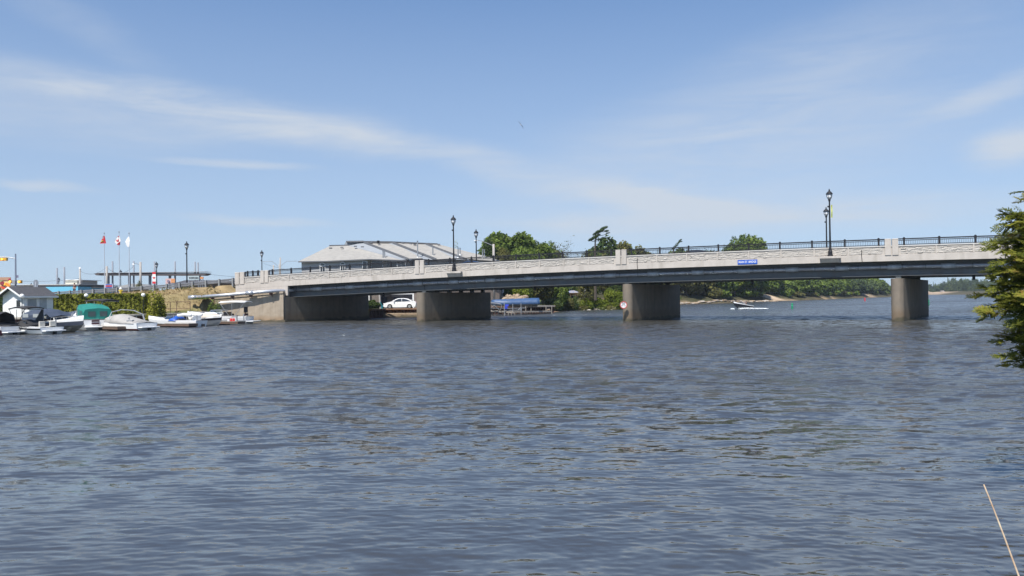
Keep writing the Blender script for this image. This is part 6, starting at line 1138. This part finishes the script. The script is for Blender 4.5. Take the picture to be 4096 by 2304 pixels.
# ================================================================ far bank trees
def far_row():
    pts = [(34, 184), (46.8, 215), (62.6, 231), (85, 262), (130, 326), (201, 433), (229, 474), (264, 536)]; k = 0; g_ = random.Random(4); out_ = []
    for i in range(len(pts) - 1):
        a, b = Vector((*pts[i], 0)), Vector((*pts[i + 1], 0)); L_ = (b - a).length; nrm = Vector((-(b - a).y, (b - a).x, 0)).normalized(); s = 0
        while s < L_: out_.append((a + (b - a) * (s / L_), nrm)); s += g_.uniform(5.5, 8.5)
    return out_
desc = {'far': 'blue green', 'bright': 'bright green', 'olive': 'brownish olive', 'dark': 'dark green', 'tall': 'mid green'}
i = 0; g_ = random.Random(12)
for base, nrm in far_row():
    for row, off in enumerate((5.5, 12)):
        q = base + nrm * (off + g_.uniform(-1.5, 1.5)) + Vector((g_.uniform(-2, 2), 0, 0)); D = q.y; px = 2048 + q.x / D * F; rr_ = g_.random()
        kind = 'olive' if (px < 2960 and rr_ < .45) else ('tall' if rr_ < .55 else ('bright' if rr_ < .75 and px < 3450 else ('dark' if rr_ < .88 else 'far'))); 
        if px > 3400 and kind != 'dark': kind = 'tall' if rr_ < .5 else 'far'
        if np.hypot(q.x - 97, q.y - 276) < 9: continue
        z0 = gz(q.x, q.y) - .6; Ht = g_.uniform(7.5, 10.5) if row == 0 else g_.uniform(12, 16); yt = hor(px) - (z0 + Ht - EYE) / D * F
        plant(kind, px, D, yt, g_.uniform(8.5, 12) / D * F, '%s tree in the dense row on the far bank' % desc[kind], group='%s trees on the far bank' % desc[kind], n=4600, size=.105, variant=i % 4, zb=z0); i += 1
    q = base + nrm * 3.2; D = q.y; px = 2048 + q.x / D * F
    if np.hypot(q.x - 97, q.y - 276) > 12 and np.hypot(q.x - 199, q.y - 437) > 18 and px < 3620 and g_.random() < .55: plant(('bush', 'tbush', 'obush')[i % 3], px, D, hor(px) - (gz(q.x, q.y) + g_.uniform(1.2, 3.2) - EYE) / D * F, 7 / D * F, '%s undergrowth bush at the foot of the far bank trees' % ('bright green', 'green', 'olive')[i % 3], group='%s bushes at the foot of the far bank' % ('bright green', 'green', 'olive')[i % 3], n=1500, size=.12, variant=10 + i % 2)
# distant wood
g_ = random.Random(33)
for row in range(3):
    for k in range(24):
        px = 3640 + k * 22 + g_.randint(-7, 7); D = 800 + row * 30 - (px - 3700) * .35; env = float(np.interp(px, [3640, 3705, 3800, 3870, 3930, 4100], [1150, 1146, 1110, 1105, 1114, 1122])); yt = env + g_.uniform(-4, 9) - (0 if row == 2 else -6); kind = 'far' if g_.random() < .7 else 'farround'
        plant(kind, px, D, yt, g_.uniform(26, 42), 'distant blue green tree in the wood on the far shore', group='trees of the distant wood', n=2400, size=.11, variant=k % 4, zb=-3.5)
plant('willow', 3806, 770, 1136, 30, 'pale yellow green tree standing out of the distant wood', n=1300, size=.12, variant=2, zb=1.5); plant('farcon', 3734, 790, 1126, 9, 'narrow column shaped conifer above the distant wood', n=1300, size=.15, variant=4, zb=1.5); plant('farcon', 3792, 800, 1104, 12, 'dark conifer tip at the left of the distant crest', n=1300, size=.15, variant=5, zb=1.5)
for px, lb in ((3772, 'small pale beach house on the distant shore'), (3920, 'small brown cottage at the right of the distant shore')):
    D = 770; x = gx(px, D); t = thing('beach_house', lb, 'house', (x, D, 1.0)); m = MB(); m.box((0, 0, 1), (4.5, 3.5, 2)); m.build('wall', M('beach_wall', (.40, .35, .30)), t); m = MB(); m.extr([(-2.6, -2, 2), (-2.6, 2, 2), (-2.6, 0, 3)], (5.2, 0, 0)); m.build('roof', M('beach_roof', (.30, .27, .25)), t)
# right bank beyond the bridge
plant('willow', 4085, 112, 908, 260, 'pale yellow green tree behind the right end of the bridge', n=14000, size=.04, variant=7, zb=1.5)
# far bank rocks
for i in range(40):
    k = i / 40; a, b = Vector((46.0, 211, 0)), Vector((86, 259, 0)); rd_ = random.Random(i + 400); q = a.lerp(b, k); px = 2048 + q.x / q.y * F; rock(int(px), q.y + rd_.uniform(.3, 1.8), rd_.uniform(1.0, 3.4), rd_.uniform(.35, .75), 'pale boulder along the water at the foot of the far bank', 'boulders along the far bank', mat=rockm if i % 2 else wrock)
# ================================================================ boats and buoys on the far water
D = 131.5; t = boat('speed_boat', 'white and black speedboat planing with its bow raised, two people aboard', 2957, D, 218); t.rotation_euler = (0, R(-7), R(205)); sh = hull(t, 4.9, 2.0, .95, [M('hull_darkgrey', (.06, .065, .07), rough=.3), hblack, white], stripe=.5); recenter(t, 4.9); t.location.z = -.08; t.scale = (.74, .74, .74); deck(t, sh, 4.9, .12, .6); windshield(t, sh, .52, .66, .35); outdrive(t, -.2, black, True)
M2 = M('grey_shirt', (.25, .26, .28)); M3 = M('black_shirt', (.015, .015, .02))
hd = R(205); dv = Vector((math.cos(hd), math.sin(hd), 0)); pc = Vector(t.location)
person(pc + dv * 1.7 + Vector((.2, -.1, .55)), R(205 - 270), SIT, 'person in a grey shirt sitting at the front of the speedboat', (M2, jeans, M('light_hair', (.4, .33, .2)), False)); person(pc + dv * .8 + Vector((-.1, .1, .5)), R(205 - 270), SIT, 'person in a black shirt driving the speedboat', (M3, jeans, hairm, False))
foam = M('foam', (.85, .87, .88), (.6, .66, .7), sc=6, rough=.9)
gf = np.random.default_rng(17); n = 600; u = gf.random(n) ** 1.3; wx_ = pc.x + u * 3.4 - .3; wy_ = pc.y + gf.normal(0, .22, n) * (1 + u) + u * .9; p = np.stack([wx_, wy_, .03 + .12 * (1 - u) * gf.random(n)], 1)
n2_ = 260; p2 = np.stack([pc.x - 3.4 - gf.random(n2_) * .5, pc.y - 2.0 + gf.normal(0, .15, n2_), .02 + .12 * gf.random(n2_)], 1); p3 = np.stack([pc.x - 2.4 + gf.random(n2_) * 2.4, pc.y - 1.5 + .4 * gf.random(n2_) + gf.normal(0, .1, n2_), .03 + .2 * gf.random(n2_)], 1)
pa = np.vstack([p, p2, p3]); v, f = leafquads(pa, np.tile([0, -.6, 1.], (len(pa), 1)), .09, .7, .5, gf); o = npmesh('boat_wake', v, f, foam); props(o, 'white foam wake trailing right of the planing speedboat', 'wake', kind='stuff')
def buoy(px, D, lb, col, h_, r_): x = gx(px, D); t = thing('channel_buoy', lb, 'buoy', (x, D, 0)); m = MB(); m.lathe([(r_, -.4), (r_, h_ * .9), (r_ * .75, h_)], 12); m.build('body', col, t); m = MB(); m.lathe([(r_ * 1.02, h_ * .55), (r_ * 1.02, h_ * .68)], 12); m.build('band', M('band_' + col.name, tuple(min(1, c * 1.8) for c in (col.name == 'buoy_green' and (.02, .25, .12) or (.5, .05, .06)))), t); m = MB(); m.lathe([(r_ * 1.25, -.12), (r_ * 1.25, .04)], 12); m.build('float_collar', col, t)
buoy(3168, 128, 'green cylindrical channel buoy right of the speedboat', M('buoy_green', (.015, .22, .11), rough=.5), 1.0, .15); buoy(3459, 240, 'small red channel buoy near the far sandy bank', M('buoy_red', (.45, .04, .05), rough=.5), 1.0, .22); buoy(3713, 150, 'green channel buoy touching the right pier edge', MATS['buoy_green'], 1.1, .17)
# gull
t = thing('gull', 'white gull gliding high in the middle of the sky', 'bird', at(2083, 499, 105), R(20)); t.rotation_euler = (R(8), R(52), R(15)); gw = M('gull_white', (.8, .8, .8), rough=.8); gg = M('gull_grey', (.16, .18, .22), rough=.8)
m = MB(); m.tube([(0, -.24, 0), (0, -.17, .0), (0, -.05, 0), (0, .1, 0), (0, .2, 0), (0, .27, 0)], [.008, .03, .055, .05, .03, .04], 10); m.build('body', gw, t, smooth=True)
for sx in (-1, 1): m = MB(); m.grid([[(sx * a, b, z), (sx * a, c, z - .01)] for a, b, c, z in ((.03, -.09, .09, .02), (.2, -.12, .06, .07), (.34, -.08, .06, .06), (.5, .0, .08, .02), (.62, .09, .11, -.02))]); m.build('wing', gg, t, solid=.012)
m = MB(); m.lathe([(.022, -.0), (.008, .05)], 6, (0, 0, 0)); o = m.build('beak', M('beak_yellow', (.6, .4, .05)), t); o.location = (0, -.24, 0); o.rotation_euler = (R(90), 0, 0)
# ================================================================ near cedar and stick
def stickf():
    a = at(3935, 1938, 6.6); b = at(4075, 2304, 6.3); d = (b - a); k = (a.z + .25) / (a.z - b.z); m = MB(); pts = [a + d * k * u + Vector((.004 * math.sin(u * 5), 0, .003 * math.sin(u * 9))) for u in np.linspace(0, 1, 12)]; m.tube(pts, np.linspace(.0055, .009, 12), 10)
    o = m.build('stick', M('dry_reed', (.50, .42, .30), (.33, .22, .14), sc=14, rough=.8), None, smooth=True); props(o, 'thin bleached stick leaning out of the water at the lower right corner', 'stick')
stickf()
CX, CY = 7.36, 9.3; t = thing('cedar_tree', 'near cedar tree with green and yellow sprays at the right edge overhanging the water', 'tree', (CX, CY, gz(CX, CY) - .1)); o_ = Vector(t.location); g_ = np.random.default_rng(77)
RZ = np.array([(1.15, .5), (1.35, .75), (1.6, 1.0), (1.9, 1.22), (2.2, 1.36), (2.5, 1.34), (2.8, 1.18), (3.1, 1.12), (3.4, 1.0), (3.7, .85), (4.1, .62), (4.6, .45), (5.4, .12)]); tr = MB(); tr.tube([(0, 0, 0), (.03, 0, 1.8), (0, 0, 3.6), (0, .02, 5.4)], [.14, .11, .06, .015], 8); tr.build('trunk', bark, t)
Vs = []; Cs = []; bm_ = MB(); nb_ = 0
def spray(o, d, up, L_, g_):
    """flat fan of scale leaves: rachis with alternate leaflets that fork again"""
    out_ = []; side = np.cross(d, up); side /= np.linalg.norm(side) + 1e-9; ns = 8
    for i in range(ns):
        c0 = o + d * L_ * i / ns; c0 = c0 + up * (-.10 * L_ * (i / ns) ** 2); l2 = L_ * .55 * (1 - .55 * i / ns)
        for sgn in (-1, 1):
            dd = d * .72 + side * sgn * .7 + g_.normal(0, .12, 3); dd /= np.linalg.norm(dd); a = c0; 
            for j in range(3):
                b = a + dd * l2 / 3; w = np.cross(dd, up); w = w / (np.linalg.norm(w) + 1e-9) * .0068 * (1.25 - .3 * j); out_.append([a - w, b - w * .6, b + w * .6, a + w])
                if j < 2:
                    for s3 in (-1, 1): d3 = dd * .75 + side * s3 * .6 + g_.normal(0, .1, 3); d3 /= np.linalg.norm(d3); e = b + d3 * l2 * .26; w3 = np.cross(d3, up); w3 = w3 / (np.linalg.norm(w3) + 1e-9) * .006; out_.append([b - w3, e - w3 * .5, e + w3 * .5, b + w3])
                a = b
    a, b = o, o + d * L_; w = side * .004; out_.append([a - w, b - w, b + w, a + w]); return out_
for i in range(560):
    z = g_.uniform(1.1, 4.9) if i % 3 == 0 else g_.uniform(1.15, 3.6); a_ = g_.uniform(math.pi * .62, math.pi * 1.75) if i % 6 else g_.uniform(0, 6.28); rad = np.interp(z, RZ[:, 0], RZ[:, 1]) * g_.uniform(.62, 1.1); zb_ = z - o_.z; ev_ = g_.uniform(-.15, .75) * rad; cv_ = g_.uniform(-.3, .3)
    d = np.array([math.cos(a_), math.sin(a_), 0]); p0 = np.array([0, 0, zb_ + .1]); pts = [p0 + d * rad * k + np.array([d[1] * cv_ * k * k, -d[0] * cv_ * k * k, ev_ * k - .32 * k * k]) for k in (0, .35, .7, 1.0)]
    bm_.tube(pts, [.016, .011, .006, .003], 5, caps=False)
    for k in np.linspace(.35, 1.0, 9):
        o = np.array([np.interp(k, (0, .35, .7, 1.0), [p[j] for p in pts]) for j in range(3)])
        for s_ in (-1, 1):
            if k > .99 and s_ > 0: dd = d + g_.normal(0, .15, 3)
            else: sd = np.array([-d[1], d[0], 0]) * s_; dd = d * .7 + sd * .75 + np.array([0, 0, g_.normal(-.05, .4)])
            dd = dd / np.linalg.norm(dd); up = np.array([g_.normal(0, .7), g_.normal(-.5, .6), 1.0]); up /= np.linalg.norm(up); Vs += spray(o, dd, up, g_.uniform(.11, .22), g_)
bm_.build('branches', bark, t, fix=False); va_ = np.array(Vs).reshape(-1, 3); fa_ = np.arange(len(va_)).reshape(-1, 4)
cm_ = leafmat('cedar_scale', (.038, .058, .012), (.25, .25, .045), .3, 2.2, extra=(.26, .17, .05)); npmesh('foliage', va_, fa_, cm_, t)
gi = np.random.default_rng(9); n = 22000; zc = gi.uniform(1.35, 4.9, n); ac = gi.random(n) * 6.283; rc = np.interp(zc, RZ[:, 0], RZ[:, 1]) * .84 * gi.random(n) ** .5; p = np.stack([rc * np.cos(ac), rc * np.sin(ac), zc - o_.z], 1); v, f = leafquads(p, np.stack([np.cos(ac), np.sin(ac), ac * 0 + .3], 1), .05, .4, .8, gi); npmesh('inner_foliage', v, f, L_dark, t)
# ================================================================ thin summer haze
m = MB(); m.box((0, 1300, 12.0), (8400, 6600, 29.0)); hm = bpy.data.materials.new('haze'); hm.use_nodes = True; N = hm.node_tree.nodes; N.remove(N['Principled BSDF']); pv = N.new('ShaderNodeVolumePrincipled'); pv.inputs['Color'].default_value = (.80, .88, 1.0, 1); pv.inputs['Density'].default_value = HAZE; pv.inputs['Anisotropy'].default_value = .3
hm.node_tree.links.new(pv.outputs[0], N['Material Output'].inputs['Volume']); o = m.build('haze', hm); props(o, 'thin pale haze over the river', None, kind='stuff')
print('cedar quads', len(fa_), 'objects', len(bpy.data.objects))
